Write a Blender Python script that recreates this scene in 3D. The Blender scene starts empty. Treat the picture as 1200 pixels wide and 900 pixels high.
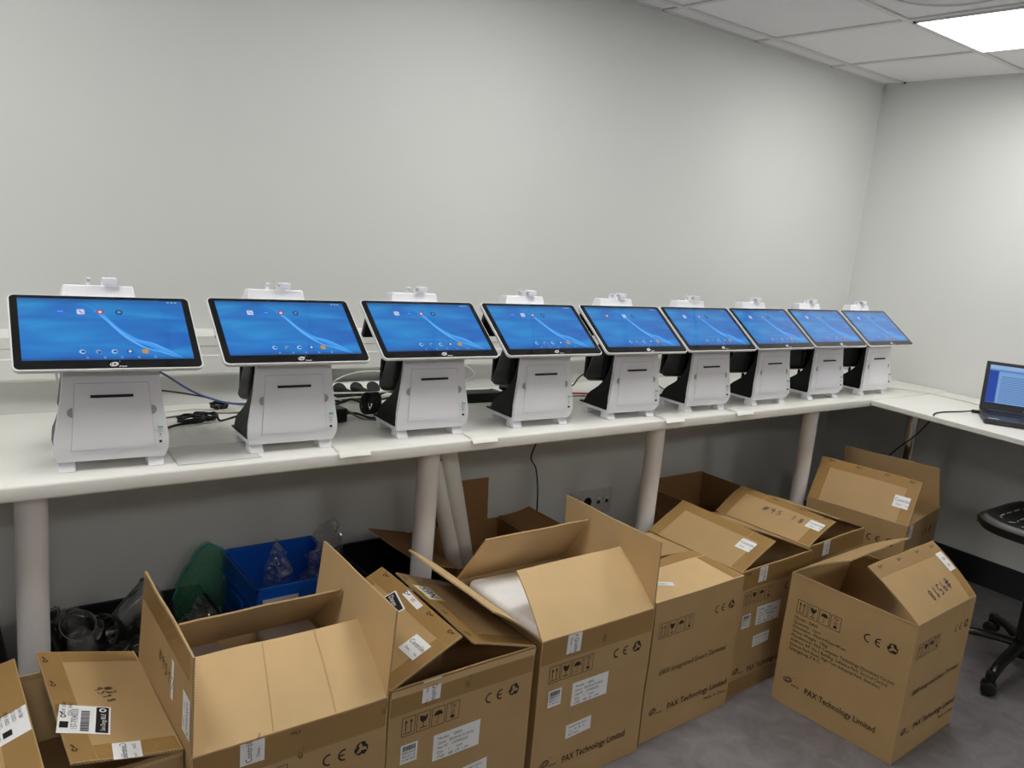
import bpy, bmesh, math, random
from mathutils import Vector, Matrix, noise
random.seed(7)
C = bpy.context.scene.collection
PI = math.pi
def rad(a): return a * PI / 180

# ------------------------------------------------------------------ materials
def new_mat(name):
    m = bpy.data.materials.new(name); m.use_nodes = True
    nt = m.node_tree; b = nt.nodes['Principled BSDF']
    return m, nt, b
def lin(c): return tuple(((x / 12.92) if x <= .04045 else ((x + .055) / 1.055) ** 2.4) for x in (v / 255 for v in c)) + (1,)
def mat(name, rgb, rough=.5, metal=0, var=0, scale=20, bump=0, bscale=200, coat=0, spec=.5, trans=0, alpha=1, emit=None, estr=0, ior=1.45, stretch=None, sheen=0):
    m, nt, b = new_mat(name)
    col = lin(rgb)
    b.inputs['Base Color'].default_value = col
    b.inputs['Roughness'].default_value = rough
    b.inputs['Metallic'].default_value = metal
    b.inputs['Specular IOR Level'].default_value = spec
    b.inputs['Coat Weight'].default_value = coat
    b.inputs['Transmission Weight'].default_value = trans
    b.inputs['Alpha'].default_value = alpha
    b.inputs['IOR'].default_value = ior
    if emit: b.inputs['Emission Color'].default_value = lin(emit); b.inputs['Emission Strength'].default_value = estr
    tc = nt.nodes.new('ShaderNodeTexCoord')
    mp = nt.nodes.new('ShaderNodeMapping'); nt.links.new(tc.outputs['Object'], mp.inputs[0])
    if stretch: mp.inputs['Scale'].default_value = stretch
    if var:
        n = nt.nodes.new('ShaderNodeTexNoise'); n.inputs['Scale'].default_value = scale; n.inputs['Detail'].default_value = 6
        nt.links.new(mp.outputs[0], n.inputs['Vector'])
        r = nt.nodes.new('ShaderNodeValToRGB')
        r.color_ramp.elements[0].position = .3; r.color_ramp.elements[1].position = .7
        r.color_ramp.elements[0].color = tuple(c * (1 - var) for c in col[:3]) + (1,)
        r.color_ramp.elements[1].color = tuple(min(1, c * (1 + var)) for c in col[:3]) + (1,)
        nt.links.new(n.outputs['Fac'], r.inputs[0]); nt.links.new(r.outputs[0], b.inputs['Base Color'])
    if bump:
        n2 = nt.nodes.new('ShaderNodeTexNoise'); n2.inputs['Scale'].default_value = bscale; n2.inputs['Detail'].default_value = 4
        nt.links.new(mp.outputs[0], n2.inputs['Vector'])
        bp = nt.nodes.new('ShaderNodeBump'); bp.inputs['Strength'].default_value = bump; bp.inputs['Distance'].default_value = .002
        nt.links.new(n2.outputs['Fac'], bp.inputs['Height']); nt.links.new(bp.outputs[0], b.inputs['Normal'])
    return m
M = {}
M['wall'] = mat('wall_paint', (217, 218, 216), .85, var=.012, scale=2, bump=.12, bscale=300)
M['trim'] = mat('trunking_plastic', (228, 229, 224), .45)
M['tile'] = mat('ceiling_tile_face', (234, 232, 232), .95, var=.02, scale=60, bump=.4, bscale=500)
M['tbar'] = mat('ceiling_grid_metal', (216, 213, 213), .5)
M['dark_gap'] = mat('shadow_gap_black', (20, 20, 20), .9)
M['baseboard'] = mat('black_baseboard', (38, 38, 40), .5)
M['desk'] = mat('white_laminate', (232, 231, 225), .38, var=.01, scale=5, bump=.05, bscale=400)
M['leg'] = mat('white_powder_coat', (230, 227, 227), .5)
M['chrome'] = mat('chrome', (200, 198, 192), .12, metal=1)
M['kraft'] = mat('kraft_board_outside', (174, 144, 100), .72, var=.05, scale=7, bump=.2, bscale=260, stretch=(1, 1, 1))
M['kraft_in'] = mat('kraft_board_inside', (206, 175, 128), .78, var=.04, scale=9, bump=.2, bscale=260)
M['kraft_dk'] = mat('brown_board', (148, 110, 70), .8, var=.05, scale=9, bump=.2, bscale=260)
M['tape'] = mat('packing_tape_film', (176, 138, 80), .22, var=.06, scale=14, coat=.3, alpha=.55)
M['ink'] = mat('printed_ink', (42, 30, 22), .7)
M['pen'] = mat('marker_ink', (38, 36, 66), .6)
M['label'] = mat('label_paper', (232, 232, 232), .55)
M['lab_ink'] = mat('label_ink', (60, 62, 70), .7)
M['lab_black'] = mat('label_black_block', (16, 16, 18), .6)
M['yellow'] = mat('yellow_sticker', (214, 190, 60), .5)
M['redink'] = mat('red_print', (190, 60, 80), .6)
M['crease'] = mat('board_crease', (180, 146, 98), .8)
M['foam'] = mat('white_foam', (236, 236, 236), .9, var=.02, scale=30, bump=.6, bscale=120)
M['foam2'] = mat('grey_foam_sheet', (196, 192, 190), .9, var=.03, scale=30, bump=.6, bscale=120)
M['shell'] = mat('terminal_white_plastic', (240, 240, 245), .4, bump=.03, bscale=900)
M['groove'] = mat('plastic_seam', (168, 168, 175), .6)
M['bplastic'] = mat('black_plastic', (7, 8, 10), .4, spec=.35, bump=.05, bscale=900)
M['black'] = mat('matte_black', (12, 12, 13), .6)
M['silver'] = mat('pale_rim_plastic', (222, 222, 224), .3)
M['glass'] = mat('bezel_glass_black', (4, 4, 5), .06, coat=.4, ior=1.45)
M['logo'] = mat('white_logo_print', (235, 235, 235), .5)
M['led'] = mat('green_led', (150, 205, 180), .4, emit=(130, 215, 175), estr=.02)
M['floor'] = None
M['blue'] = mat('blue_crate_plastic', (20, 100, 214), .42, bump=.05, bscale=300)
M['bcrate'] = mat('black_crate_plastic', (30, 31, 33), .45, bump=.1, bscale=300)
M['cable_b'] = mat('black_cable', (14, 14, 15), .45)
M['cable_w'] = mat('white_cable', (214, 212, 204), .45)
M['cable_g'] = mat('grey_cable', (120, 120, 116), .5)
M['cable_blue'] = mat('blue_cable', (52, 84, 146), .45)
M['cable_r'] = mat('red_cable', (170, 44, 60), .45)
M['tube'] = mat('white_cardboard_tube', (232, 231, 228), .6, bump=.1, bscale=60)
M['paper'] = mat('paper_sheet', (228, 227, 221), .6)
M['film_sheet'] = mat('clear_plastic_sheet', (236, 236, 234), .25, alpha=.3)
M['stool'] = mat('black_polyurethane', (22, 22, 23), .38, bump=.15, bscale=500)
M['stool_m'] = mat('black_painted_metal', (18, 18, 19), .3)
M['lap'] = mat('laptop_dark_grey', (48, 48, 54), .4)
M['lapk'] = mat('laptop_key', (28, 28, 34), .5)
M['sock'] = mat('socket_plate', (198, 198, 196), .45)
M['cup'] = mat('clear_cup_plastic', (232, 235, 238), .06, trans=.7, alpha=.5, ior=1.45, coat=1)
M['cup2'] = mat('frosted_cup_plastic', (190, 194, 196), .35, trans=.3, alpha=.62, ior=1.3)
M['film'] = mat('clear_film', (225, 228, 230), .08, alpha=.16, bump=1, bscale=45, ior=1.45)
M['net'] = mat('green_film', (78, 170, 130), .3, alpha=.5, bump=.6, bscale=40)
M['teal'] = mat('teal_zip_edge', (40, 150, 150), .4)

def thin_film(name, rgb, dens, edge=2.6, scale=26, glo=.16, fres=0):
    m = bpy.data.materials.new(name); m.use_nodes = True; nt = m.node_tree; nt.nodes.clear()
    out = nt.nodes.new('ShaderNodeOutputMaterial'); tr = nt.nodes.new('ShaderNodeBsdfTransparent'); gl = nt.nodes.new('ShaderNodeBsdfGlossy'); df = nt.nodes.new('ShaderNodeBsdfTranslucent'); d2 = nt.nodes.new('ShaderNodeBsdfDiffuse')
    gl.inputs['Roughness'].default_value = .12; df.inputs[0].default_value = lin(rgb); d2.inputs[0].default_value = lin(rgb)
    tc = nt.nodes.new('ShaderNodeTexCoord'); v = nt.nodes.new('ShaderNodeTexVoronoi'); v.feature = 'DISTANCE_TO_EDGE'; v.inputs['Scale'].default_value = scale
    bp = nt.nodes.new('ShaderNodeBump'); bp.inputs['Strength'].default_value = 1; bp.inputs['Distance'].default_value = .02
    nt.links.new(tc.outputs['Object'], v.inputs['Vector']); nt.links.new(v.outputs['Distance'], bp.inputs['Height']); nt.links.new(bp.outputs[0], gl.inputs['Normal'])
    r = nt.nodes.new('ShaderNodeMapRange'); r.inputs[1].default_value = 0; r.inputs[2].default_value = .12; r.inputs[3].default_value = min(1, dens * edge); r.inputs[4].default_value = dens
    nt.links.new(v.outputs['Distance'], r.inputs[0])
    a = nt.nodes.new('ShaderNodeMixShader'); a.inputs[0].default_value = .5; nt.links.new(df.outputs[0], a.inputs[1]); nt.links.new(d2.outputs[0], a.inputs[2])
    b = nt.nodes.new('ShaderNodeMixShader'); nt.links.new(r.outputs[0], b.inputs[0]); nt.links.new(tr.outputs[0], b.inputs[1]); nt.links.new(a.outputs[0], b.inputs[2])
    c = nt.nodes.new('ShaderNodeMixShader'); c.inputs[0].default_value = glo
    if fres:
        lw = nt.nodes.new('ShaderNodeFresnel'); lw.inputs['IOR'].default_value = fres; nt.links.new(lw.outputs[0], c.inputs[0])
    nt.links.new(b.outputs[0], c.inputs[1]); nt.links.new(gl.outputs[0], c.inputs[2]); nt.links.new(c.outputs[0], out.inputs[0])
    return m
M['film'] = thin_film('clear_film', (225, 228, 230), .06, 1.8, 34)
M['net'] = thin_film('green_film', (104, 196, 152), .42, 1.15, 90, .08)
M['cup'] = thin_film('clear_cup_plastic', (225, 228, 232), .05, 1.0, 12, fres=1.55)
M['cup2'] = thin_film('frosted_cup_plastic', (200, 204, 206), .32, 1.0, 12, fres=1.45)
def corrugated():
    m, nt, b = new_mat('corrugated_edge')
    tc = nt.nodes.new('ShaderNodeTexCoord'); w = nt.nodes.new('ShaderNodeTexWave')
    w.bands_direction = 'DIAGONAL'; w.inputs['Scale'].default_value = 110; w.inputs['Distortion'].default_value = 1
    r = nt.nodes.new('ShaderNodeValToRGB')
    r.color_ramp.elements[0].color = lin((134, 104, 66)); r.color_ramp.elements[1].color = lin((206, 178, 134))
    nt.links.new(tc.outputs['Object'], w.inputs['Vector']); nt.links.new(w.outputs['Fac'], r.inputs[0]); nt.links.new(r.outputs[0], b.inputs['Base Color'])
    b.inputs['Roughness'].default_value = .85
    return m
M['edge'] = corrugated()
def floor_mat():
    m, nt, b = new_mat('grey_vinyl_floor')
    tc = nt.nodes.new('ShaderNodeTexCoord')
    n = nt.nodes.new('ShaderNodeTexNoise'); n.inputs['Scale'].default_value = 9; n.inputs['Detail'].default_value = 8; n.inputs['Roughness'].default_value = .65; n.inputs['Distortion'].default_value = .8
    r = nt.nodes.new('ShaderNodeValToRGB')
    r.color_ramp.elements[0].position = .3; r.color_ramp.elements[1].position = .72
    r.color_ramp.elements[0].color = lin((100, 96, 98)); r.color_ramp.elements[1].color = lin((132, 127, 129))
    nt.links.new(tc.outputs['Object'], n.inputs['Vector']); nt.links.new(n.outputs['Fac'], r.inputs[0]); nt.links.new(r.outputs[0], b.inputs['Base Color'])
    b.inputs['Roughness'].default_value = .42
    bp = nt.nodes.new('ShaderNodeBump'); bp.inputs['Strength'].default_value = .08
    nt.links.new(n.outputs['Fac'], bp.inputs['Height']); nt.links.new(bp.outputs[0], b.inputs['Normal'])
    return m
M['floor'] = floor_mat()
def emis(name, rgb, s, rough=.08, spec=.5):
    m, nt, b = new_mat(name)
    b.inputs['Base Color'].default_value = (.005, .005, .006, 1); b.inputs['Roughness'].default_value = rough
    b.inputs['Emission Color'].default_value = lin(rgb); b.inputs['Emission Strength'].default_value = s
    return m
SCR = .84
def wallpaper():
    """what the display shows: a cloudy blue wallpaper (u,v from the screen's own UVs)"""
    m, nt, b = new_mat('lit_display_wallpaper')
    uv = nt.nodes.new('ShaderNodeUVMap'); mp = nt.nodes.new('ShaderNodeMapping'); mp.inputs['Scale'].default_value = (1.3, 3.2, 1); mp.inputs['Rotation'].default_value = (0, 0, .25)
    n = nt.nodes.new('ShaderNodeTexNoise'); n.inputs['Scale'].default_value = 1.1; n.inputs['Detail'].default_value = 2; n.inputs['Distortion'].default_value = .5
    r = nt.nodes.new('ShaderNodeValToRGB'); cr = r.color_ramp
    cr.elements[0].position = .3; cr.elements[0].color = lin((16, 92, 182)); cr.elements[1].position = .66; cr.elements[1].color = lin((34, 148, 214))
    e = cr.elements.new(.48); e.color = lin((20, 116, 198))
    nt.links.new(uv.outputs[0], mp.inputs[0]); nt.links.new(mp.outputs[0], n.inputs['Vector']); nt.links.new(n.outputs['Fac'], r.inputs[0])
    sp = nt.nodes.new('ShaderNodeSeparateXYZ'); nt.links.new(uv.outputs[0], sp.inputs[0])
    r2 = nt.nodes.new('ShaderNodeValToRGB'); c2 = r2.color_ramp
    c2.elements[0].position = 0; c2.elements[0].color = (.45, .45, .45, 1); c2.elements[1].position = 1; c2.elements[1].color = (.5, .5, .5, 1)
    for p, v in ((.06, 1), (.3, 1.0), (.9, .92)):
        q = c2.elements.new(p); q.color = (v, v, v, 1)
    nt.links.new(sp.outputs['Y'], r2.inputs[0])
    mx = nt.nodes.new('ShaderNodeMix'); mx.data_type = 'RGBA'; mx.blend_type = 'MULTIPLY'; mx.inputs[0].default_value = 1
    nt.links.new(r.outputs[0], mx.inputs[6]); nt.links.new(r2.outputs[0], mx.inputs[7])
    nt.links.new(mx.outputs[2], b.inputs['Emission Color']); b.inputs['Emission Strength'].default_value = SCR
    b.inputs['Base Color'].default_value = (.004, .004, .006, 1); b.inputs['Roughness'].default_value = .07; b.inputs['IOR'].default_value = 1.5; b.inputs['Coat Weight'].default_value = .7; b.inputs['Coat Roughness'].default_value = .04; b.inputs['Coat IOR'].default_value = 1.6
    return m
M['wallpaper'] = wallpaper()
for k, c in dict(s_ribbon=(96, 168, 236), s_ribbon2=(60, 150, 232), s_white=(196, 200, 236), s_red=(150, 44, 66), s_navy=(16, 52, 120), s_blue=(40, 106, 226), s_orange=(190, 140, 70), s_grey=(120, 150, 180), s_pale=(150, 190, 226), s_cyan=(90, 180, 230)).items():
    M[k] = emis('display_' + k[2:], c, SCR)
for k, c in dict(l_sky=(92, 150, 216), l_side=(20, 70, 176), l_win=(132, 178, 232), l_line=(60, 104, 176), l_title=(160, 196, 238), l_task=(20, 28, 52)).items():
    M[k] = emis('laptop_display_' + k[2:], c, .62, rough=.35)
M['panel'] = emis('lit_led_diffuser', (255, 254, 250), 13, rough=.5)
M['frame_w'] = mat('light_frame_white', (225, 225, 225), .4)

# ------------------------------------------------------------------ text glyph cache
_tc = {}
def glyphs(s):
    if s in _tc: return _tc[s]
    cu = bpy.data.curves.new('t', 'FONT'); cu.body = s; cu.size = 1; cu.resolution_u = 2; cu.fill_mode = 'FRONT'; cu.offset = .012 if s.startswith('PAX') else 0
    o = bpy.data.objects.new('t', cu); C.objects.link(o)
    dg = bpy.context.evaluated_depsgraph_get(); dg.update()
    me = bpy.data.meshes.new_from_object(o.evaluated_get(dg))
    vs = [(v.co.x, v.co.y) for v in me.vertices]; fs = [tuple(p.vertices) for p in me.polygons]
    w = max([v[0] for v in vs] or [0])
    bpy.data.objects.remove(o); bpy.data.curves.remove(cu); bpy.data.meshes.remove(me)
    _tc[s] = (vs, fs, w); return _tc[s]

# ------------------------------------------------------------------ mesh builder
class MB:
    def __init__(s): s.v = []; s.f = []; s.m = []; s.mats = []; s.uv = {}
    def mi(s, m):
        if m not in s.mats: s.mats.append(m)
        return s.mats.index(m)
    def add(s, vs, fs, m):
        b = len(s.v); s.v += [tuple(v) for v in vs]; k = s.mi(m)
        for f in fs: s.f.append(tuple(b + i for i in f)); s.m.append(k)
    def quad(s, a, b, c, d, m): s.add([a, b, c, d], [(0, 1, 2, 3)], m)
    def box(s, lo, hi, m, T=None):
        x0, y0, z0 = lo; x1, y1, z1 = hi
        vs = [Vector(p) for p in ((x0, y0, z0), (x1, y0, z0), (x1, y1, z0), (x0, y1, z0), (x0, y0, z1), (x1, y0, z1), (x1, y1, z1), (x0, y1, z1))]
        if T: vs = [T @ v for v in vs]
        s.add(vs, [(3, 2, 1, 0), (4, 5, 6, 7), (0, 1, 5, 4), (1, 2, 6, 5), (2, 3, 7, 6), (3, 0, 4, 7)], m)
    def rbox(s, lo, hi, r, m, T=None, seg=3, fn=None):
        bm = bmesh.new(); bmesh.ops.create_cube(bm, size=1)
        for v in bm.verts: v.co = Vector([lo[i] + (v.co[i] + .5) * (hi[i] - lo[i]) for i in range(3)])
        bmesh.ops.bevel(bm, geom=list(bm.edges), offset=r, segments=seg, profile=.5, affect='EDGES', clamp_overlap=True)
        bm.verts.index_update()
        vs = [v.co.copy() for v in bm.verts]
        if fn: vs = [Vector(fn(v)) for v in vs]
        if T: vs = [T @ v for v in vs]
        s.add(vs, [tuple(v.index for v in f.verts) for f in bm.faces], m); bm.free()
    def hexa(s, bot, top, m):
        s.add(list(bot) + list(top), [(3, 2, 1, 0), (4, 5, 6, 7), (0, 1, 5, 4), (1, 2, 6, 5), (2, 3, 7, 6), (3, 0, 4, 7)], m)
    def grid(s, fn, nu, nv, m, flip=False):
        vs = [fn(i / nu, j / nv) for j in range(nv + 1) for i in range(nu + 1)]
        fs = []
        for j in range(nv):
            for i in range(nu):
                a = j * (nu + 1) + i; q = (a, a + 1, a + nu + 2, a + nu + 1); fs.append(q[::-1] if flip else q)
        s.add(vs, fs, m)
    def prism(s, prof, ax, x0, x1, m, wf=None, T=None):
        """prof: list of (a,b) in the plane across axis ax ('x': y,z)"""
        n = len(prof); vs = []
        for x in (x0, x1):
            for a, b in prof:
                k = wf(b) if wf else 1
                p = {'x': (x * k, a, b), 'y': (a, x, b), 'z': (a, b, x)}[ax]
                vs.append(T @ Vector(p) if T else p)
        fs = [tuple(range(n))[::-1], tuple(range(n, 2 * n))] + [(i, (i + 1) % n, n + (i + 1) % n, n + i) for i in range(n)]
        s.add(vs, fs, m)
    def tube(s, pts, r, m, n=8, caps=True, radii=None, smooth=True):
        pts = [Vector(p) for p in pts]
        if smooth and len(pts) > 2: pts = spline(pts)
        vs = []; fs = []; N = len(pts); up = None
        for i, p in enumerate(pts):
            t = (pts[min(i + 1, N - 1)] - pts[max(i - 1, 0)]).normalized()
            if up is None:
                a = Vector((0, 0, 1)) if abs(t.z) < .9 else Vector((1, 0, 0)); up = t.cross(a).normalized()
            else:
                up = (up - t * up.dot(t)).normalized()
            w = t.cross(up); rr = radii[i] if radii else r
            for k in range(n):
                a = 2 * PI * k / n; vs.append(p + (up * math.cos(a) + w * math.sin(a)) * rr)
        for i in range(N - 1):
            for k in range(n):
                a = i * n + k; b = i * n + (k + 1) % n; fs.append((a, b, b + n, a + n))
        if caps: fs += [tuple(range(n))[::-1], tuple((N - 1) * n + k for k in range(n))]
        s.add(vs, fs, m)
    def cyl(s, a, b, r, m, n=24, r2=None):
        a = Vector(a); b = Vector(b)
        s.tube([a, b], r, m, n, smooth=False, radii=[r, r if r2 is None else r2])
    def lathe(s, prof, m, n=20, T=None):
        vs = []; fs = []
        for r, z in prof:
            for k in range(n):
                a = 2 * PI * k / n; v = Vector((r * math.cos(a), r * math.sin(a), z)); vs.append(T @ v if T else v)
        for i in range(len(prof) - 1):
            for k in range(n):
                a = i * n + k; b = i * n + (k + 1) % n; fs.append((a, b, b + n, a + n))
        s.add(vs, fs, m)
    # ---- flat marks laid on a surface map S(x, y, h)
    def poly(s, S, pts, m, h=.0008): s.add([S(x, y, h) for x, y in pts], [tuple(range(len(pts)))], m)
    def sheet(s, S, x0, y0, x1, y1, m, h=.0006, nx=4, ny=4):
        s.grid(lambda u, v: S(x0 + (x1 - x0) * u, y0 + (y1 - y0) * v, h), nx, ny, m)
    def ring(s, S, cx, cy, ra, rb, a0, a1, m, n=14, h=.0006, sy=1):
        vs = []
        for i in range(n + 1):
            a = rad(a0 + (a1 - a0) * i / n)
            vs += [S(cx + ra * math.cos(a), cy + ra * sy * math.sin(a), h), S(cx + rb * math.cos(a), cy + rb * sy * math.sin(a), h)]
        s.add(vs, [(2 * i, 2 * i + 1, 2 * i + 3, 2 * i + 2) for i in range(n)], m)
    def stroke(s, S, pts, w, m, h=.0006):
        for (x0, y0), (x1, y1) in zip(pts, pts[1:]):
            d = math.hypot(x1 - x0, y1 - y0) or 1; nx, ny = -(y1 - y0) / d * w / 2, (x1 - x0) / d * w / 2
            ex, ey = (x1 - x0) / d * w * .3, (y1 - y0) / d * w * .3
            s.poly(S, [(x0 - ex - nx, y0 - ey - ny), (x1 + ex - nx, y1 + ey - ny), (x1 + ex + nx, y1 + ey + ny), (x0 - ex + nx, y0 - ey + ny)], m, h)
    def text(s, S, t, x, y, size, m, width=None, h=.0009, shear=0, align='l'):
        vs, fs, w = glyphs(t)
        k = (width / w) if width and w else size
        ox = x - (w * k / 2 if align == 'c' else 0)
        s.add([S(ox + vx * k + vy * size * shear, y + vy * size, h) for vx, vy in vs], fs, m)
    def build(s, name, parent=None, warp=None, smooth=35, loc=None, bevel=0, recalc=False, orient=False):
        if warp: s.v = [tuple(warp(Vector(v))) for v in s.v]
        me = bpy.data.meshes.new(name); me.from_pydata(s.v, [], s.f)
        for m in s.mats: me.materials.append(M[m])
        me.polygons.foreach_set('material_index', s.m)
        if recalc:
            bm = bmesh.new(); bm.from_mesh(me); bmesh.ops.remove_doubles(bm, verts=bm.verts, dist=1e-6); bmesh.ops.recalc_face_normals(bm, faces=bm.faces); bm.to_mesh(me); bm.free()
        me.update()
        if smooth: me.shade_smooth(); me.set_sharp_from_angle(angle=rad(smooth))
        o = bpy.data.objects.new(name, me); C.objects.link(o)
        if parent: o.parent = parent
        if loc: o.location = loc
        if bevel:
            b = o.modifiers.new('bevel', 'BEVEL'); b.width = bevel; b.segments = 2; b.limit_method = 'ANGLE'; b.angle_limit = rad(40)
        return o
def spline(pts, k=8):
    P = [pts[0]] + pts + [pts[-1]]; out = []
    for i in range(1, len(P) - 2):
        a, b, c, d = P[i - 1:i + 3]
        for j in range(k):
            t = j / k
            out.append(.5 * ((2 * b) + (c - a) * t + (2 * a - 5 * b + 4 * c - d) * t * t + (3 * b - a - 3 * c + d) * t ** 3))
    out.append(P[-2]); return out
def tag(o, label, cat, group=None, kind=None):
    o['label'] = label; o['category'] = cat
    if group: o['group'] = group
    if kind: o['kind'] = kind
    return o
def thing(name, label, cat, loc=(0, 0, 0), rz=0, group=None):
    o = bpy.data.objects.new(name, None); C.objects.link(o); o.location = loc; o.rotation_euler = (0, 0, rz); o.empty_display_size = .05
    return tag(o, label, cat, group)
def struct(name, mb, **k):
    o = mb.build(name, **k); o['kind'] = 'structure'; return o
def kids(o): return [c for c in bpy.data.objects if c.parent == o]
def copy_tree(o, parent=None):
    c = o.copy(); C.objects.link(c); c.parent = parent
    for ch in kids(o): copy_tree(ch, c)
    return c

# ------------------------------------------------------------------ room
XR, YW, ZC = 4.25, 2.52, 2.43
XL, YF = -3.2, -3.4
b = MB(); b.box((XL - .1, YF - .1, -.1), (XR + .1, YW + .1, 0), 'floor'); struct('floor', b, smooth=0)
b = MB(); b.box((XL - .1, YW, 0), (XR + .1, YW + .1, ZC + .05), 'wall'); struct('wall_back', b, smooth=0)
b = MB(); b.box((XR, YF, 0), (XR + .1, YW, ZC + .05), 'wall'); struct('wall_right', b, smooth=0)
b = MB(); b.box((XL - .1, YF, 0), (XL, YW, ZC + .05), 'wall'); struct('wall_left', b, smooth=0)
b = MB(); b.box((XL - .1, YF - .1, 0), (XR + .1, YF, ZC + .05), 'wall'); struct('wall_front', b, smooth=0)
b = MB(); b.box((XL, YW - .012, 0), (XR - .012, YW - .0004, .13), 'baseboard'); struct('baseboard_back', b, smooth=0)
b = MB(); b.box((XR - .012, YF, 0), (XR - .0004, YW - .012, .135), 'baseboard'); struct('baseboard_right', b, smooth=0)
# suspended ceiling: tiles a little above the grid
gx = [3.147 + .6 * k for k in range(-10, 2)]; gy = [2.415 - .6 * k for k in range(0, 10)]
b = MB(); b.box((XL - .1, YF - .1, ZC + .006), (XR + .1, YW + .1, ZC + .1), 'tile')
for x in gx:
    if XL < x < XR: b.box((x - .012, YF, ZC - .001), (x + .012, YW, ZC + .006), 'tbar'); b.box((x - .014, YW - .012, ZC - .0015), (x + .014, YW - .001, ZC + .004), 'dark_gap')
for y in gy:
    if YF < y < YW: b.box((XL, y - .012, ZC - .0012), (XR, y + .012, ZC + .006), 'tbar'); b.box((XR - .02, y - .02, ZC - .0017), (XR - .001, y + .01, ZC + .004), 'dark_gap')
b.box((XL, YW - .01, ZC - .002), (XR, YW, ZC + .006), 'tbar'); b.box((XR - .01, YF, ZC - .002), (XR, YW, ZC + .006), 'tbar')
struct('ceiling', b, smooth=0)
# wall trunking above the worktop
b = MB()
b.prism([(YW - .0004, 1.143), (YW - .052, 1.136), (YW - .058, 1.128), (YW - .058, 1.1), (YW - .055, 1.097), (YW - .055, 1.072), (YW - .058, 1.069), (YW - .058, 1.016), (YW - .05, 1.008), (YW - .0004, 1.008)], 'x', XL, XR - .0005, 'trim')
b.box((XL, YW - .0562, 1.126), (XR - .001, YW - .05, 1.129), 'groove')
struct('trim_1', b, smooth=20)

# ceiling lights (2 x 2 grid of LED panels, the photo shows one)
def light_panel(cx, cy, label, grp=None):
    t = thing('ceiling_light', label, 'ceiling light', (cx, cy, ZC - .001), group=grp)
    f = MB()
    for s in (-1, 1):
        f.box((-.286, s * .286 - (.012 if s > 0 else 0), -.006), (.286, s * .286 + (0 if s > 0 else .012), .006), 'frame_w')
        f.box((s * .286 - (.012 if s > 0 else 0), -.286, -.006), (s * .286 + (0 if s > 0 else .012), .286, .006), 'frame_w')
    f.build('frame', t, smooth=0)
    d = MB(); d.box((-.274, -.274, -.003), (.274, .274, .004), 'panel'); d.build('diffuser', t, smooth=0)
light_panel(3.447, 1.515, 'lit square LED panel in the suspended ceiling near the corner')
gl = 'LED ceiling panels in the room behind the viewer'
for cx, cy in ((1.647, 1.515), (-.153, 1.515), (-1.953, 1.515), (3.447, -1.485), (1.647, -1.485), (-.153, -1.485)):
    light_panel(cx, cy, 'lit square LED panel in the ceiling out of the picture', gl)
t = thing('ceiling_speaker', 'round white ceiling grille with a thin rim beside the lit panel', 'ceiling speaker', (2.85, 1.515, ZC + .005))
b = MB(); b.lathe([(0, -.004), (.18, -.004), (.186, -.006)], 'tile', 40); b.build('grille', t)
b = MB(); b.lathe([(.186, -.002), (.188, -.012), (.2, -.012), (.204, 0)], 'silver', 40); b.build('rim', t)

# ------------------------------------------------------------------ worktops
DZ = .91; LY = 2.01
t = thing('counter', 'long white laminate worktop on round white legs along the back wall', 'table', (0, 0, 0))
b = MB(); b.rbox((XL + .02, 1.895, DZ - .036), (XR - .002, YW - .001, DZ), .006, 'desk'); b.build('worktop', t)
for x in (-.8, .234, 1.272, 2.256, 3.252):
    b = MB(); b.cyl((x, LY, .001), (x, LY, DZ - .036), .0335, 'leg', 28); b.lathe([(.0335, 0), (.04, 0), (.04, .02), (.034, .024)], 'leg', 28, Matrix.Translation((x, LY, 0))); b.build('leg', t)
t = thing('side_table', 'thin white side table with a chrome leg under the laptop', 'table', (0, 0, 0))
b = MB(); TZ = .905
b.hexa([(3.245, -.6, TZ - .024), (XR - .003, -.6, TZ - .024), (XR - .003, 1.893, TZ - .024), (3.522, 1.893, TZ - .024)], [(3.245, -.6, TZ), (XR - .003, -.6, TZ), (XR - .003, 1.893, TZ), (3.522, 1.893, TZ)], 'desk')
b.build('worktop', t, bevel=.004)
b = MB(); b.cyl((3.755, 1.8, .002), (3.755, 1.8, TZ - .024), .026, 'chrome', 28); b.lathe([(.05, 0), (.05, .006), (.026, .012)], 'chrome', 28, Matrix.Translation((3.755, 1.8, 0))); b.build('leg', t)
b = MB(); b.cyl((3.5, -.45, .002), (3.5, -.45, TZ - .024), .026, 'chrome', 28); b.build('leg', t)

# ------------------------------------------------------------------ PAX style logo
def swirl(b, S, cx, cy, s, m, h=.0006):
    """striped leaning oval; s = half width"""
    def Q(x, y, hh): return S(cx + x + y * .35, cy + y, hh)
    b.ring(Q, 0, 0, s * .86, s, 0, 360, m, 24, h, .72)
    for k, (a0, a1) in ((.62, (60, 260)), (.36, (60, 260))):
        b.ring(Q, s * .12, 0, s * k, s * (k + .13), a0, a1, m, 12, h, .8)
    for k, (a0, a1) in ((.62, (-110, 50)), (.36, (-110, 50))):
        b.ring(Q, -s * .12 + s * .25, 0, s * k * .85, s * (k * .85 + .12), a0, a1, m, 12, h, .8)
def brand(b, S, x, y, s, m, h=.0006):
    swirl(b, S, x + s, y + s, s, m, h)
    b.text(S, 'PAX', x + s * 2.0, y + s * .05, s * .62, m, width=s * 1.9, h=h, shear=.3)
    b.ring(S, x + s * 2.35, y + s * 1.95, s * .06, s * .13, 0, 360, m, 8, h)

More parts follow.
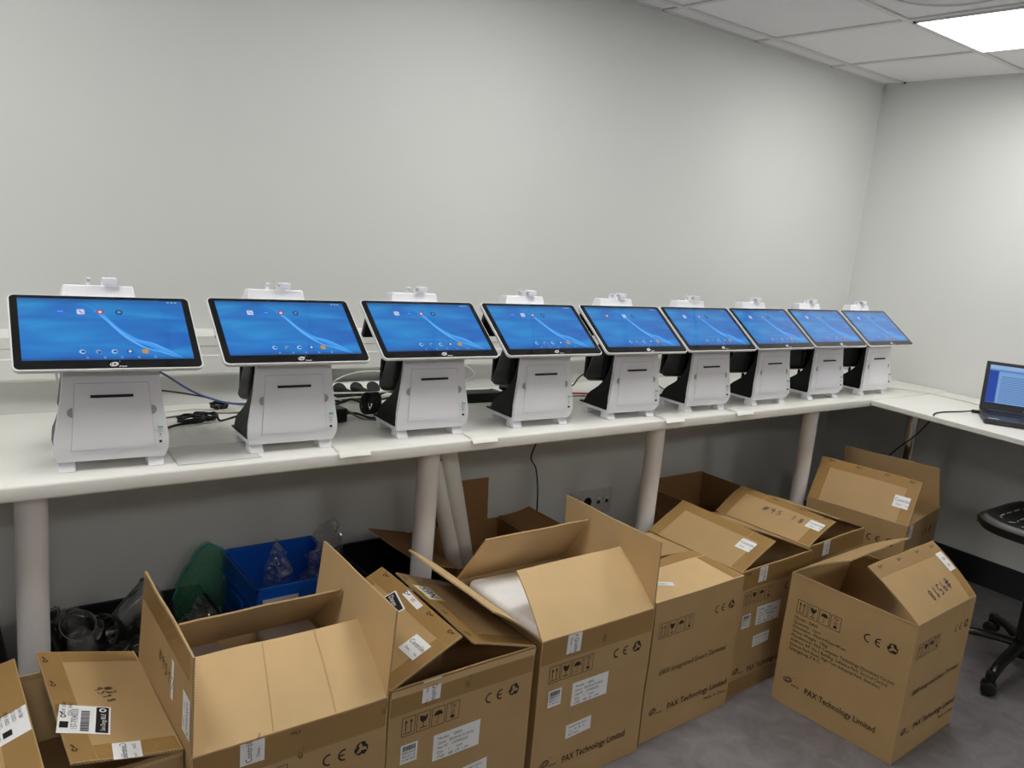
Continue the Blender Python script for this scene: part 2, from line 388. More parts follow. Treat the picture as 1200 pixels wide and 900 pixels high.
# ------------------------------------------------------------------ POS terminals
TL = rad(37.4); SW, SH = .377, .225
def scr(x, v, n):   # screen coordinates: x across, v up the slope from the lower edge, n out of the glass
    return Vector((x - .005, -.063 + v * math.cos(TL) - n * math.sin(TL), .242 + v * math.sin(TL) + n * math.cos(TL)))
def halfw(z):
    pts = [(0, .108), (.02, .11), (.03, .114), (.05, .1175), (.075, .1175), (.11, .112), (.16, .104), (.25, .0955)]
    for (a, wa), (c, wc) in zip(pts, pts[1:]):
        if z <= c: return wa + (wc - wa) * max(0, (z - a)) / (c - a)
    return pts[-1][1]
def make_terminal(order):
    t = thing('pos_terminal', '', 'checkout terminal')
    # white shell: front plate curving into the base plate
    def ff(z): return -.003 - .014 * max(0, 1 - abs(z - .06) / .17) ** 1.2 if z > .035 else -.012 + (.035 - z) * .55
    zs = [.022, .026, .032, .04, .052, .066, .085, .11, .14, .17, .2, .225, .25]
    b = MB()
    b.grid(lambda u, v: ((2 * u - 1) * halfw(.022 + v * .228), ff(.022 + v * .228), .022 + v * .228), 10, 36, 'shell')
    b.grid(lambda u, v: ((2 * u - 1) * (halfw(.022 + v * .228)), ff(.022 + v * .228) + .011, .022 + v * .228), 10, 36, 'shell', True)
    for s in (-1, 1):
        b.grid(lambda u, v: (s * halfw(.022 + v * .228), ff(.022 + v * .228) + .011 * u, .022 + v * .228), 1, 36, 'shell', s < 0)
    b.prism([(-.108, .0), (.108, 0), (.112, .02), (.112, .12), (.1, .158), (-.1, .158), (-.112, .12), (-.112, .02)], 'z', .022, .031, 'shell')
    # finger notches, seams, slot and port
    S = lambda x, y, h: Vector((x, ff(y) - h, y))
    for s in (-1, 1): b.ring(S, s * .0805 + (.004 if s > 0 else -.004) * 0, .136, 0, .011, 90 if s < 0 else -90, 270 if s < 0 else 90, 'groove', 10, .0008)
    for pts in ([(-.0765, .1765), (-.0845, .05)], [(.0765, .1765), (.088, .052)], [(-.0845, .05), (.088, .052)], [(-.076, .2), (.074, .2)], [(-.076, .2), (-.0765, .1765)], [(.074, .2), (.0765, .1765)]):
        n = 8; q = [(pts[0][0] + (pts[1][0] - pts[0][0]) * i / n, pts[0][1] + (pts[1][1] - pts[0][1]) * i / n) for i in range(n + 1)]
        b.stroke(S, q, .0008, 'groove', .0009)
    for y, w in ((.083, .012), (.0715, .010), (.088, .008)): b.stroke(S, [(.099 - w / 2, y), (.099 + w / 2, y)], .001, 'groove', .0009)
    b.poly(S, [(.097, .076), (.101, .076), (.101, .0785), (.097, .0785)], 'black', .0009)
    b.build('housing', t, smooth=40)
    b = MB(); nn = 10
    b.grid(lambda u, v: ((-.0762 - .008 * (1 - v)) + (.1525 + .0195 * (1 - v)) * u, ff(.051 + .125 * v) - .0016, .051 + .125 * v), 4, 14, 'shell')
    b.build('printer_cover', t)
    b = MB(); b.box((-.045, -.0135, .1685), (.0415, -.004, .1738), 'black'); b.build('paper_slot', t, smooth=0)
    b = MB(); b.box((.0945, -.021, .0935), (.1035, -.012, .0985), 'led'); b.build('indicator_light', t, smooth=0)
    b = MB(); b.box((.0965, -.021, .059), (.1015, -.012, .064), 'black'); b.build('port', t, smooth=0)
    for x in (-.092, .092):
        for y0, y1 in ((-.002, .034), (.102, .132)):
            b = MB(); w = .017
            b.hexa([(x - w, y0 - (.008 if y0 < 0 else 0), 0), (x + w, y0 - (.008 if y0 < 0 else 0), 0), (x + w, y1, 0), (x - w, y1, 0)], [(x - w, y0 + .006, .024), (x + w, y0 + .006, .024), (x + w, y1 - .002, .024), (x - w, y1 - .002, .024)], 'shell')
            b.build('foot', t, bevel=.002)
    # black side body
    prof = [(.0, .031), (.149, .031), (.149, .036), (.128, .037), (.12, .046), (.117, .054), (.108, .067), (.095, .079), (.076, .093), (.06, .106), (.046, .122), (.034, .142), (.026, .165), (.022, .19), (.021, .215), (.026, .245), (.05, .29), (.038, .3), (.0, .26)]
    b = MB(); n = len(prof); vs = []
    for s in (-1, 1):
        for y, z in prof: vs.append((s * (min(halfw(z), .1165) - .0045), y, z))
    b.add(vs, [tuple(range(n)), tuple(range(n, 2 * n))[::-1]] + [(i, n + i, n + (i + 1) % n, (i + 1) % n) for i in range(n)], 'bplastic')
    b.build('stand_body', t, smooth=50, recalc=True)
    # rear pin-pad housing that hangs behind the neck
    b = MB()
    def hd(v):
        z = v.z; y = v.y
        if y > .1: y -= .045 * max(0, (z - .16) / .09) ** 1.6
        z += (.158 - v.y) * .2 * max(0, 1 - (z - .107) / .143)
        return (v.x * (1 - .12 * max(0, (v.z - .18) / .07)), y, z)
    b.rbox((-.098, .05, .102), (.098, .16, .25), .02, 'bplastic', seg=5, fn=hd)
    b.build('rear_housing', t, smooth=60)
    b = MB(); b.rbox((-.088, .156, .112), (.088, .172, .2), .006, 'black'); b.build('rear_reader', t)
    b = MB(); b.tube([(-.05, .1, .112), (-.052, .098, .085), (-.05, .09, .058)], .006, 'bplastic'); b.build('stem', t)
    # rear screen, leaning the other way
    b = MB(); T = Matrix.Translation((-.005, .128, .366)) @ Matrix.Rotation(rad(20), 4, 'X')
    b.rbox((-.148, -.004, -.108), (.148, .014, .0), .004, 'bplastic', T); b.build('customer_display', t)
    # main screen
    def slab(r, x0, x1, v0, v1, n0, n1, m, rc=.012, k=6, lip=0):
        pts = []
        for cx, cv, a in ((x1 - rc, v0 + rc, -90), (x1 - rc, v1 - rc, 0), (x0 + rc, v1 - rc, 90), (x0 + rc, v0 + rc, 180)):
            for i in range(k + 1): pts.append((cx + rc * math.cos(rad(a + 90 * i / k)), cv + rc * math.sin(rad(a + 90 * i / k))))
        n = len(pts); vs = [scr(x, v, n0) for x, v in pts] + [scr(x, v, n1) for x, v in pts]
        r.add(vs, [tuple(range(n))[::-1], tuple(range(n, 2 * n))] + [(i, (i + 1) % n, n + (i + 1) % n, n + i) for i in range(n)], m)
    b = MB(); slab(b, -SW / 2, SW / 2, 0, SH, -.0085, 0, 'silver', .013); sc = b.build('screen_rim', t, smooth=40, bevel=.0015)
    b = MB(); slab(b, -SW / 2 + .004, SW / 2 - .004, .004, SH - .004, -.013, -.0085, 'bplastic', .01)
    b.hexa([scr(-.08, .06, -.06), scr(.08, .06, -.06), scr(.08, .2, -.05), scr(-.08, .2, -.05)], [scr(-.12, .03, -.013), scr(.12, .03, -.013), scr(.12, .215, -.013), scr(-.12, .215, -.013)], 'bplastic')
    b.build('screen_back', t, smooth=40)
    b = MB(); slab(b, -SW / 2 + .0035, SW / 2 - .0035, .0035, SH - .0035, 0, .0012, 'glass', .0105)
    S = lambda x, y, h: scr(x, y, .0012 + h)
    brand(b, S, -.006, .0052, .0085, 'logo', .0003)
    b.build('bezel', t, smooth=40)
    # display
    X0, X1, V0, V1 = -SW / 2 + .0185, SW / 2 - .0185, .0265, SH - .0125
    me_b = MB(); S = lambda x, y, h: scr(X0 + (X1 - X0) * x, V0 + (V1 - V0) * y, .0015 + h)
    me_b.grid(lambda u, v: S(u, v, 0), 1, 1, 'wallpaper')
    asp = (X1 - X0) / (V1 - V0)
    def ribbon(pts, ws, m, h):
        P = spline([Vector((x, y, w)) for (x, y), w in zip(pts, ws)], 6)
        vs = []
        for i, p in enumerate(P):
            d = (P[min(i + 1, len(P) - 1)] - P[max(0, i - 1)]); d.z = 0; d.normalize()
            vs += [S(p.x - d.y * p.z, p.y + d.x * p.z, h), S(p.x + d.y * p.z, p.y - d.x * p.z, h)]
        me_b.add(vs, [(2 * i, 2 * i + 1, 2 * i + 3, 2 * i + 2) for i in range(len(P) - 1)], m)
    ribbon([(.37, .92), (.47, .78), (.55, .52), (.66, .32), (.75, .24), (.86, .1), (.93, .02)], [.002, .008, .016, .02, .03, .022, .004], 's_ribbon2', .0001)
    ribbon([(.44, .8), (.52, .6), (.6, .38), (.7, .2), (.8, .12), (.9, .02)], [.003, .008, .012, .009, .007, .002], 's_ribbon', .0002)
    ribbon([(.6, .36), (.68, .3), (.75, .27), (.82, .18), (.9, .07)], [.001, .005, .006, .006, .001], 's_ribbon', .00025)
    def icon(cx, cy, kind, s=.026):
        k = 1.0
        R = [(cx + s * math.cos(a) * (1 if kind in 'RD' else 1) / asp * 1.6, cy + s * 1.6 * math.sin(a)) for a in [2 * PI * i / 16 for i in range(16)]]
        sq = [(cx + dx * s / asp * 1.6, cy + dy * s * 1.6) for dx, dy in ((-1, -.8), (-.8, -1), (.8, -1), (1, -.8), (1, .8), (.8, 1), (-.8, 1), (-1, .8))]
        if kind == 'R': me_b.poly(S, R, 's_red', .0004); me_b.poly(S, [(cx + (x - cx) * .55, cy + (y - cy) * .55) for x, y in R], 's_white', .0005)
        if kind == 'D': me_b.poly(S, R, 's_navy', .0004); me_b.poly(S, [(cx + (x - cx) * .5, cy + (y - cy) * .5) for x, y in R], 's_grey', .0005)
        if kind == 'W': me_b.poly(S, sq, 's_white', .0004); me_b.stroke(S, [(cx - .01, cy + .02), (cx + .01, cy - .02)], .008, 's_red', .0005)
        if kind == 'B': me_b.poly(S, [(cx + (x - cx) * 1.05, cy + (y - cy) * .6) for x, y in sq], 's_blue', .0004); me_b.stroke(S, [(cx - .012, cy), (cx + .012, cy)], .008, 's_pale', .0005)
        if kind == 'c': me_b.poly(S, R, 's_pale', .0004); me_b.poly(S, [(cx + .004 + (x - cx) * .6, cy + (y - cy) * .5) for x, y in R], 's_navy', .0005)
        if kind == 'm': me_b.poly(S, [(cx + (x - cx) * .9, cy + (y - cy) * .8) for x, y in sq], 's_navy', .0004); me_b.poly(S, [(cx + (x - cx) * .5, cy + (y - cy) * .5) for x, y in sq], 's_white', .0005)
        if kind == 'o': me_b.poly(S, sq, 's_orange', .0004)
        if kind == 'g': me_b.poly(S, [(cx + (x - cx) * .8, cy + (y - cy) * .8) for x, y in sq], 's_grey', .0004); me_b.poly(S, [(cx + .004 + (x - cx) * .4, cy - .01 + (y - cy) * .4) for x, y in sq], 's_navy', .0005)
    for i, k in enumerate(order): icon((.236, .355, .47, .585)[i], .78, k)
    for i, k in enumerate('cgcmo'): icon(.335 + .0925 * i, .13, k, .021)
    for i in range(5): me_b.ring(S, .36 + .1 * i, .035, .004, .007, 0, 360, 's_pale', 8, .0004, asp)
    for i in range(3): me_b.poly(S, [(.9 + .025 * i, .955), (.915 + .025 * i, .955), (.915 + .025 * i, .975), (.9 + .025 * i, .975)], 's_pale', .0004)
    d = me_b.build('display', t, smooth=0)
    ul = d.data.uv_layers.new(name='UVMap')
    for i, (u, v) in enumerate(((0, 0), (1, 0), (1, 1), (0, 1))): ul.data[i].uv = (u, v)
    # white camera bar on top with two hooks
    b = MB()
    b.hexa([(-.09, .118, .362), (.07, .118, .362), (.07, .168, .362), (-.09, .168, .362)], [(-.082, .128, .402), (.062, .128, .402), (.062, .164, .398), (-.082, .164, .398)], 'shell')
    b.build('camera_bar', t, bevel=.003)
    b = MB(); b.prism([(.13, .396), (.14, .396), (.14, .41), (.132, .419), (.12, .419), (.12, .415), (.13, .415), (.134, .408)], 'x', -.036, -.028, 'shell'); b.build('clip', t, bevel=.0008)
    b = MB(); b.prism([(.13, .396), (.15, .396), (.148, .412), (.138, .42), (.116, .42), (.116, .405), (.119, .405), (.12, .4155), (.134, .4155), (.138, .408)], 'x', -.004, .026, 'shell'); b.build('clip', t, bevel=.0008)
    return t
TT = [(.391, 1.958, -3.7), (.82, 1.967, -2.0), (1.246, 1.977, -1.76), (1.654, 1.969, -1.5), (2.057, 1.963, -2.1), (2.452, 1.962, -1.57), (2.848, 1.965, .05), (3.249, 1.971, -1.67), (3.643, 1.962, -.65)]
LT = ['white touchscreen terminal at the far left end, nearest the viewer',
      'white touchscreen terminal second from the left, beside the coiled black cable',
      'white touchscreen terminal third from the left, with a cable tangle left of it',
      'white touchscreen terminal fourth from the left, with a black power adapter beside it',
      'white touchscreen terminal in the middle of the row, above the third desk leg',
      'white touchscreen terminal fourth from the right end of the row',
      'white touchscreen terminal third from the right end of the row',
      'white touchscreen terminal second from the right end of the row',
      'white touchscreen terminal at the right end of the row, nearest the corner']
protos = {'B': make_terminal('BWRD'), 'W': make_terminal('WBRD'), 'R': make_terminal('RBWD')}
use = ['B', 'W', 'W', 'B', 'R', 'W', 'W', 'W', 'W']; seen = set()
for (x, y, a), k, l in zip(TT, use, LT):
    o = protos[k] if k not in seen else copy_tree(protos[k]); seen.add(k)
    o.location = (x, y, DZ + .0002); o.rotation_euler = (0, 0, rad(a)); o['label'] = l; o['group'] = 'touchscreen terminals lined up on the counter'

# ------------------------------------------------------------------ cartons
def icons(b, S, x, y, m='ink'):
    w, h, g = .0355, .0485, .0412
    for i in range(4):
        x0 = x + g * i
        b.stroke(S, [(x0, y), (x0 + w, y), (x0 + w, y + h), (x0, y + h), (x0, y)], .0016, m)
    c = x + w / 2
    for dx in (-.007, .007):
        b.stroke(S, [(c + dx, y + .011), (c + dx, y + .035)], .0022, m); b.poly(S, [(c + dx - .004, y + .033), (c + dx + .004, y + .033), (c + dx, y + .043)], m)
    b.stroke(S, [(c - .012, y + .007), (c + .012, y + .007)], .002, m)
    c += g
    b.poly(S, [(c - .011, y + .042), (c - .01, y + .03), (c - .004, y + .0225), (c + .004, y + .0225), (c + .01, y + .03), (c + .011, y + .042), (c + .004, y + .036)], m)
    b.stroke(S, [(c, y + .023), (c, y + .009)], .0022, m); b.stroke(S, [(c - .009, y + .008), (c + .009, y + .008)], .0024, m)
    c += g
    b.poly(S, [(c + .0125 * math.cos(rad(a)), y + .027 + .0125 * math.sin(rad(a))) for a in range(0, 181, 20)], m)
    b.stroke(S, [(c, y + .027), (c, y + .01), (c - .003, y + .0075), (c - .006, y + .009), (c - .006, y + .012)], .0014, m)
    c += g
    b.poly(S, [(c - .0055, y + .006), (c + .0055, y + .006), (c + .0055, y + .0145), (c - .0055, y + .0145)], m)
    for k in range(3): b.stroke(S, [(c - .006, y + .018 + .0045 * k), (c + .006, y + .018 + .0045 * k)], .0014, m)
    b.stroke(S, [(c - .006, y + .0335), (c + .006, y + .0335)], .0012, m)
    b.stroke(S, [(c - .009, y + .037), (c, y + .044), (c - .009, y + .044)], .0014, m); b.stroke(S, [(c + .009, y + .037), (c, y + .037), (c + .009, y + .043)], .0014, m)
def ce(b, S, x, y, m='ink', s=1):
    r = .0145 * s
    b.ring(S, x, y, r - .0042 * s, r, 75, 285, m, 16)
    b.ring(S, x + .036 * s, y, r - .0042 * s, r, 75, 285, m, 16)
    b.stroke(S, [(x + .024 * s, y), (x + .036 * s, y)], .0038 * s, m)
    cx, cy = x + .078 * s, y + .001
    for k in range(3):
        a = rad(90 + 120 * k)
        def R(px, py, h, a=a): return S(cx + px * math.cos(a) - py * math.sin(a), cy + px * math.sin(a) + py * math.cos(a), h)
        b.poly(R, [(.004 * s, -.013 * s), (.0155 * s, -.009 * s), (.0175 * s, -.001 * s), (.013 * s, .0015 * s), (.006 * s, -.003 * s)], m)
        b.poly(R, [(.0145 * s, .002 * s), (.0185 * s, .0005 * s), (.0115 * s, .0125 * s), (.004 * s, .012 * s), (.002 * s, .0175 * s), (-.003 * s, .0095 * s), (.0025 * s, .0025 * s), (.004 * s, .0065 * s), (.0095 * s, .0065 * s)], m)
def info_face(b, S, full=True, wide=.2505):
    icons(b, S, .038, .339); ce(b, S, .292, .3635)
    if full:
        L = ['Model : E800', 'Quantity : 1pcs', 'Dimension : 43cm×42cm×47cm', 'Gross Weight : 12kg', 'Manufacturer: PAX Computer Technology (Shenzhen) Co.,Ltd.', 'Address: 4/F, No.3 Building, Software Park, Second Central', 'Science-Tech Road, High-Tech Industrial Park, Shenzhen,', 'Guangdong, P.R.C.']
        W = [.085, .098, .19, .13, .358, .338, .32, .115]
        for i, (l, w) in enumerate(zip(L, W)): b.text(S, l, .036, .318 - .0163 * i, .0155, 'ink', width=w)
    brand(b, S, .034, .078, .0155, 'ink'); b.text(S, 'PAX Technology Limited', .115, .074, .03, 'ink', width=wide)
def name_face(b, S):
    icons(b, S, .027, .348); ce(b, S, .309, .381, s=.9)
    b.text(S, 'E800 Integrated Smart Terminal', .05, .22, .026, 'ink', width=.33, shear=.18)
    brand(b, S, .03, .082, .0155, 'ink'); b.text(S, 'PAX Technology Limited', .113, .084, .03, 'ink', width=.303)
    b.text(S, 'Made in China', .303, .054, .017, 'ink', width=.115)
def sub(S, ox, oy, ang=0, dh=0):
    c, s = math.cos(rad(ang)), math.sin(rad(ang))
    return lambda x, y, h: S(ox + c * x - s * y, oy + s * x + c * y, h + dh)
def ctrl_label(b, S, w=.052, l=.1, part='Contrôle Qualité'):
    """small white label, text runs along its length"""
    b.sheet(S, 0, 0, l, w, 'label', .0012, 6, 3)
    b.text(S, part, .004, w * .52, .019, 'lab_ink', width=min(l * .92, .0085 * len(part)), h=.0018)
    b.text(S, 'Date :', .012, w * .2, .01, 'lab_ink', h=.0018); b.text(S, 'Visa', .05, w * .2, .009, 'lab_ink', h=.0018)
def spec_label(b, S, w=.138, h=.07):
    b.sheet(S, 0, 0, w, h, 'label', .0012, 5, 3)
    for i, l in enumerate(['Model:    E800', 'Option:   000-A410-101-03-00', 'Seal N°   107004253', 'Qty:    1      item', 'CND:   48E  OF  1.2W']):
        b.text(S, l, .012, h - .0165 - .0123 * i, .0105, 'lab_ink', width=(.07, .105, .09, .075, .095)[i], h=.0018)
def bar_label(b, S, w=.047, h=.05):
    b.sheet(S, 0, 0, w, h, 'label', .0012, 3, 3)
    random.seed(3); x = .005
    while x < w - .006:
        q = random.choice((.0008, .0012, .002)); b.poly(S, [(x, h - .017), (x + q, h - .017), (x + q, h - .004), (x, h - .004)], 'lab_ink', .0018); x += q + .001
    for i in range(3): b.text(S, ('E800-A410', '0820 4231 07', '12 08 4410')[i], .004, h - .025 - .009 * i, .008, 'lab_ink', width=w * .8, h=.0018)
def small_label(b, S, w=.096, h=.042):
    b.sheet(S, 0, 0, w, h, 'label', .0012, 4, 3)
    for i, l in enumerate(['PN 80 M 400 1107-21', '1 pc    07   48   12', 'Box Name']): b.text(S, l, .01, h - .013 - .011 * i, .009, 'lab_ink', width=(.07, .06, .04)[i], h=.0018)
def ship_label(b, S, w, h):
    """half of a shipping label: black band at the far end, bars and lines"""
    b.sheet(S, 0, 0, w, h, 'label', .0012, 5, 5)
    b.poly(S, [(w - .028, .004), (w - .004, .004), (w - .004, h - .004), (w - .028, h - .004)], 'lab_black', .0018)
    def V(x, y, hh): return S(w - .016 - y, .01 + x, hh)      # text runs across
    b.text(V, 'Sens Dangy BILLE', .0, -.006, .013, 'label', width=h * .6, h=.0024)
    b.ring(S, w - .016, h - .016, .004, .007, 0, 360, 'label', 12, .0024)
    random.seed(5); y = .008
    while y < h - .02:
        q = random.choice((.001, .002, .003)); b.poly(S, [(w - .056, y), (w - .04, y), (w - .04, y + q), (w - .056, y + q)], 'lab_ink', .0018); y += q + .0016
    b.text(V, '157-79340215', .004, .046, .017, 'lab_ink', width=h * .72, h=.0018)
    b.poly(S, [(w - .094, .018), (w - .078, .018), (w - .078, .04), (w - .094, .04)], 'lab_black', .0018)
    for i in range(4): b.text(V, ('CDG  HKG', 'CDLR  KHR', 'COLIS 12', 'REF 4410')[i], .05, .058 + .012 * i, .01, 'lab_ink', h=.0018)
DIG = {'#': [[(.25, 0), (.4, 1)], [(.6, 0), (.75, 1)], [(.05, .35), (.9, .4)], [(.1, .68), (.95, .73)]], '9': [[(.8, .75), (.5, 1), (.2, .75), (.45, .5), (.8, .75), (.65, 0)]], '5': [[(.8, 1), (.3, .95), (.25, .55), (.6, .6), (.75, .3), (.5, 0), (.15, .1)]],
       '1': [[(.3, .7), (.6, 1), (.45, 0)]], '8': [[(.5, .5), (.75, .75), (.5, 1), (.25, .75), (.75, .25), (.5, 0), (.2, .25), (.5, .5)]], '7': [[(.1, .95), (.8, 1), (.4, 0)], [(.25, .5), (.75, .55)]], '2': [[(.15, .8), (.5, 1), (.8, .7), (.2, 0), (.9, .05)]], '3': [[(.2, .95), (.7, .9), (.4, .55), (.75, .3), (.15, .05)]], ' ': []}
def hand(b, S, t, size, m='pen'):
    for i, ch in enumerate(t):
        for st in DIG[ch]: b.stroke(S, [(i * size * .95 + x * size * .8, y * size) for x, y in st], size * .09, m, .0012)

def carton(x, y, rz, w, d, h, label, flaps, faces, kraft='kraft', inner='kraft_in', seed=0, group='opened cardboard cartons', warp=.003):
    t = thing('cardboard_box', label, 'box', (x, y, .001), rad(rz), group)
    TH = .005; sd = Vector((seed * 3.7, seed * 1.3, seed * 2.1))
    def wp(p):
        q = Vector(p); n = noise.noise_vector(q * 5 + sd)
        k = min(1, max(0, q.z) / .05)
        return q + Vector((n.x, n.y, n.z * .5)) * warp * k
    side = {'front': ((0, 0), (1, 0), (0, -1), w), 'right': ((w, 0), (0, 1), (1, 0), d), 'back': ((w, d), (-1, 0), (0, 1), w), 'left': ((0, d), (0, -1), (-1, 0), d)}
    def SF(k):
        (ox, oy), (ux, uy), (nx, ny), ln = side[k]
        return lambda px, py, hh: Vector((ox + ux * px + nx * hh, oy + uy * px + ny * hh, py))
    b = MB(); N = 26
    for k in side:
        S = SF(k); ln = side[k][3]
        b.grid(lambda u, v: S(u * ln, v * h, 0), N, N, kraft)
        b.grid(lambda u, v: S(TH + u * (ln - 2 * TH), TH + v * (h - TH), -TH), N, N, inner, True)
        b.grid(lambda u, v: S(TH * v + u * (ln - 2 * TH * v), h, -TH * v), N, 1, 'edge')
    b.grid(lambda u, v: Vector((u * w, v * d, 0)), 4, 4, kraft, True)
    b.grid(lambda u, v: Vector((TH + u * (w - 2 * TH), TH + v * (d - 2 * TH), TH)), 8, 8, inner)
    for k, fn in faces.items():
        if callable(fn): fn(b, SF(k))
    b.build('body', t, warp=wp, smooth=30)
    for (k, kind, ox, oy, ang) in faces.get('stick', []):
        s = MB(); kind(s, sub(SF(k), ox, oy, ang)); s.build('label_sticker', t, warp=wp, smooth=30)
    for (k, x0, y0, x1, y1) in faces.get('tape', []):
        s = MB(); s.sheet(SF(k), x0, y0, x1, y1, 'tape', .0007, 26, 6); s.build('packing_tape', t, warp=wp, smooth=30)
    for f in flaps:
        k = f['side']; (ox, oy), (ux, uy), (nx, ny), ln = side[k]
        a0, a1 = f['a'] if isinstance(f['a'], tuple) else (f['a'], f['a']); s0, s1 = f.get('s', (.003, ln - .003)); L = f.get('L', .21); bow = f.get('bow', 0)
        lo, hi = f.get('lo', 0), f.get('hi', 1)
        def FS(px, py, hh, k=k):
            u = px / ln; v = py / L; th = rad(a0 + (a1 - a0) * u)
            al = px * (1 - v) + (s0 + (s1 - s0) * u) * v
            din = math.cos(th) * py + math.sin(th) * 0; dz = math.sin(th) * py
            bb = bow * 4 * v * (1 - v) + hh
            din += -math.sin(th) * bb; dz += math.cos(th) * bb
            n = noise.noise_vector(Vector((px * 7 + seed, py * 7, ord(k[0])))) * .0035 * v
            base = Vector((ox + ux * al - nx * (din + n.x * .3), oy + uy * al - ny * (din + n.x * .3), h + dz + n.z))
            if v <= 0: return wp(base)
            return base + (wp(Vector((base.x, base.y, h))) - Vector((base.x, base.y, h))) * max(0, 1 - v)
        b = MB(); e = .0015; nu, nv = 24, 14; t0 = .0045
        x0, x1 = e + (ln - 2 * e) * lo, e + (ln - 2 * e) * hi
        g = lambda hh: (lambda u, v: FS(x0 + (x1 - x0) * u, .0015 + v * (L - .0015), hh))
        b.grid(g(0), nu, nv, f.get('mat', kraft)); b.grid(g(-t0), nu, nv, inner, True)
        b.grid(lambda u, v: FS(x0 + (x1 - x0) * u, L, -t0 * v), nu, 1, 'edge', True)
        b.grid(lambda u, v: FS(x0, .0015 + v * (L - .0015), -t0 * u), 1, nv, 'edge', True)
        b.grid(lambda u, v: FS(x1, .0015 + v * (L - .0015), -t0 * u), 1, nv, 'edge')
        for fx in f.get('crease', []): b.sheet(FS, fx * ln - .0014, .004, fx * ln + .0014, L - .002, 'crease', .0009, 1, 8)
        for fn in f.get('marks', []): fn(b, FS)
        fl = b.build('flap', t, smooth=30)
        for (kind, px, py, ang) in f.get('stick', []):
            s = MB(); kind(s, sub(FS, px, py, ang)); s.build('label_sticker', fl, smooth=30)
        for (x0_, y0_, x1_, y1_) in f.get('tape', []):
            s = MB(); s.sheet(FS, x0_, y0_, x1_, y1_, 'tape', .0007, 20, 12); s.build('packing_tape', fl, smooth=30)
    return t
L_ = .21
def tapes(ln, near=True): return [(.004, L_ - .045, ln - .004, L_ - .001), (.004, .004, .05, L_ - .046), (ln - .05, .004, ln - .004, L_ - .046)]
def tapemarks(b, S, ln):
    for fx in (.1, .38, .66, .9): b.ring(sub(S, fx * ln, L_ - .012, 20), 0, 0, .003, .0055, 0, 300, 'ink', 8, .0014); b.stroke(S, [(fx * ln + .007, L_ - .013), (fx * ln + .017, L_ - .009)], .003, 'ink', .0014)
def ctl(part='Contrôle', w=.055, l=.07): return lambda b, S: ctrl_label(b, S, w, l, part)

# box B, far left, both long flaps sunk, a shipping label torn across the seam
carton(-.005, 1.485, 0, .43, .42, .47, 'closed-in carton at the far left with a torn shipping label across its two flaps', [
    dict(side='right', a=(16, 16), s=(-.03, .405), tape=tapes(.42), marks=[lambda b, S: tapemarks(b, S, .42), lambda b, S: [hand(b, sub(S, .255, .125, 200), '9518', .018, 'ink'), hand(b, sub(S, .255, .105, 200), '#2', .018, 'ink')]],
         stick=[(lambda b, S: ship_label(b, S, .15, .1), .125, .085, 0) if 0 else (lambda b, S: ship_label(b, lambda x, y, h: S(.105 + y * .97 - x * .28, .208 - x * .96 - y * .22 + .012, h), .098, .1), 0, 0, 0), (ctl('Contrôle', .06, .075), .0, .085, -90) if 0 else (lambda b, S: ctrl_label(b, lambda x, y, h: S(.048 - x * .8, .075 + y + x * .12, h), .055, .066, 'Contrôle'), 0, 0, 0)]),
    dict(side='left', a=(17, 17), L=.195, s=(.02, .44), tape=[(.004, .14, .416, .193)], stick=[(lambda b, S: ship_label(b, lambda x, y, h: S(.31 - y * .9 + (x - .1) * .25, .193 - x, h), .125, .1), 0, 0, 0)]),
    dict(side='back', a=-72, L=.15), dict(side='front', a=-70, L=.15)],
    {'front': info_face}, seed=1)
# box C
carton(.427, 1.45, 0, .432, .42, .47, 'large open carton with all four flaps up, in front of the blue crate', [
    dict(side='front', a=31, s=(.057, .439), crease=(.38, .7), bow=.004, mat='kraft_in'),
    dict(side='left', a=(86, 89), s=(-.005, .413), tape=[(.004, .15, .4, .205)], marks=[lambda b, S: hand(b, sub(S, .17, .085, -8), '#9517', .027, 'ink')],
         stick=[(lambda b, S: b.sheet(S, 0, 0, .018, .085, 'label', .0012), .275, .05, 0), (lambda b, S: ctrl_label(b, lambda x, y, h: S(y, x, h), .05, .085, 'Contrôle'), .362, .03, 0)]),
    dict(side='right', a=(93, 98), s=(.003, .43)),
    dict(side='back', a=(45, 44), s=(-.007, .385))],
    {'front': lambda b, S: (info_face(b, S, False), brand(b, lambda x, y, h: S(.233 - y, .39 + x, h), 0, 0, .008, 'ink'), brand(b, lambda x, y, h: S(.43 - y, .43 + x, h), 0, 0, .008, 'ink'), b.text(S, 'PAX', .2, .452, .012, 'ink', shear=.3)),
     'stick': [('front', lambda b, S: ctrl_label(b, lambda x, y, h: S(.05 - y, x, h), .05, .05, 'Contrôl'), .096, .418, 0)], 'tape': [('front', .004, .4, .428, .468)]}, seed=2)
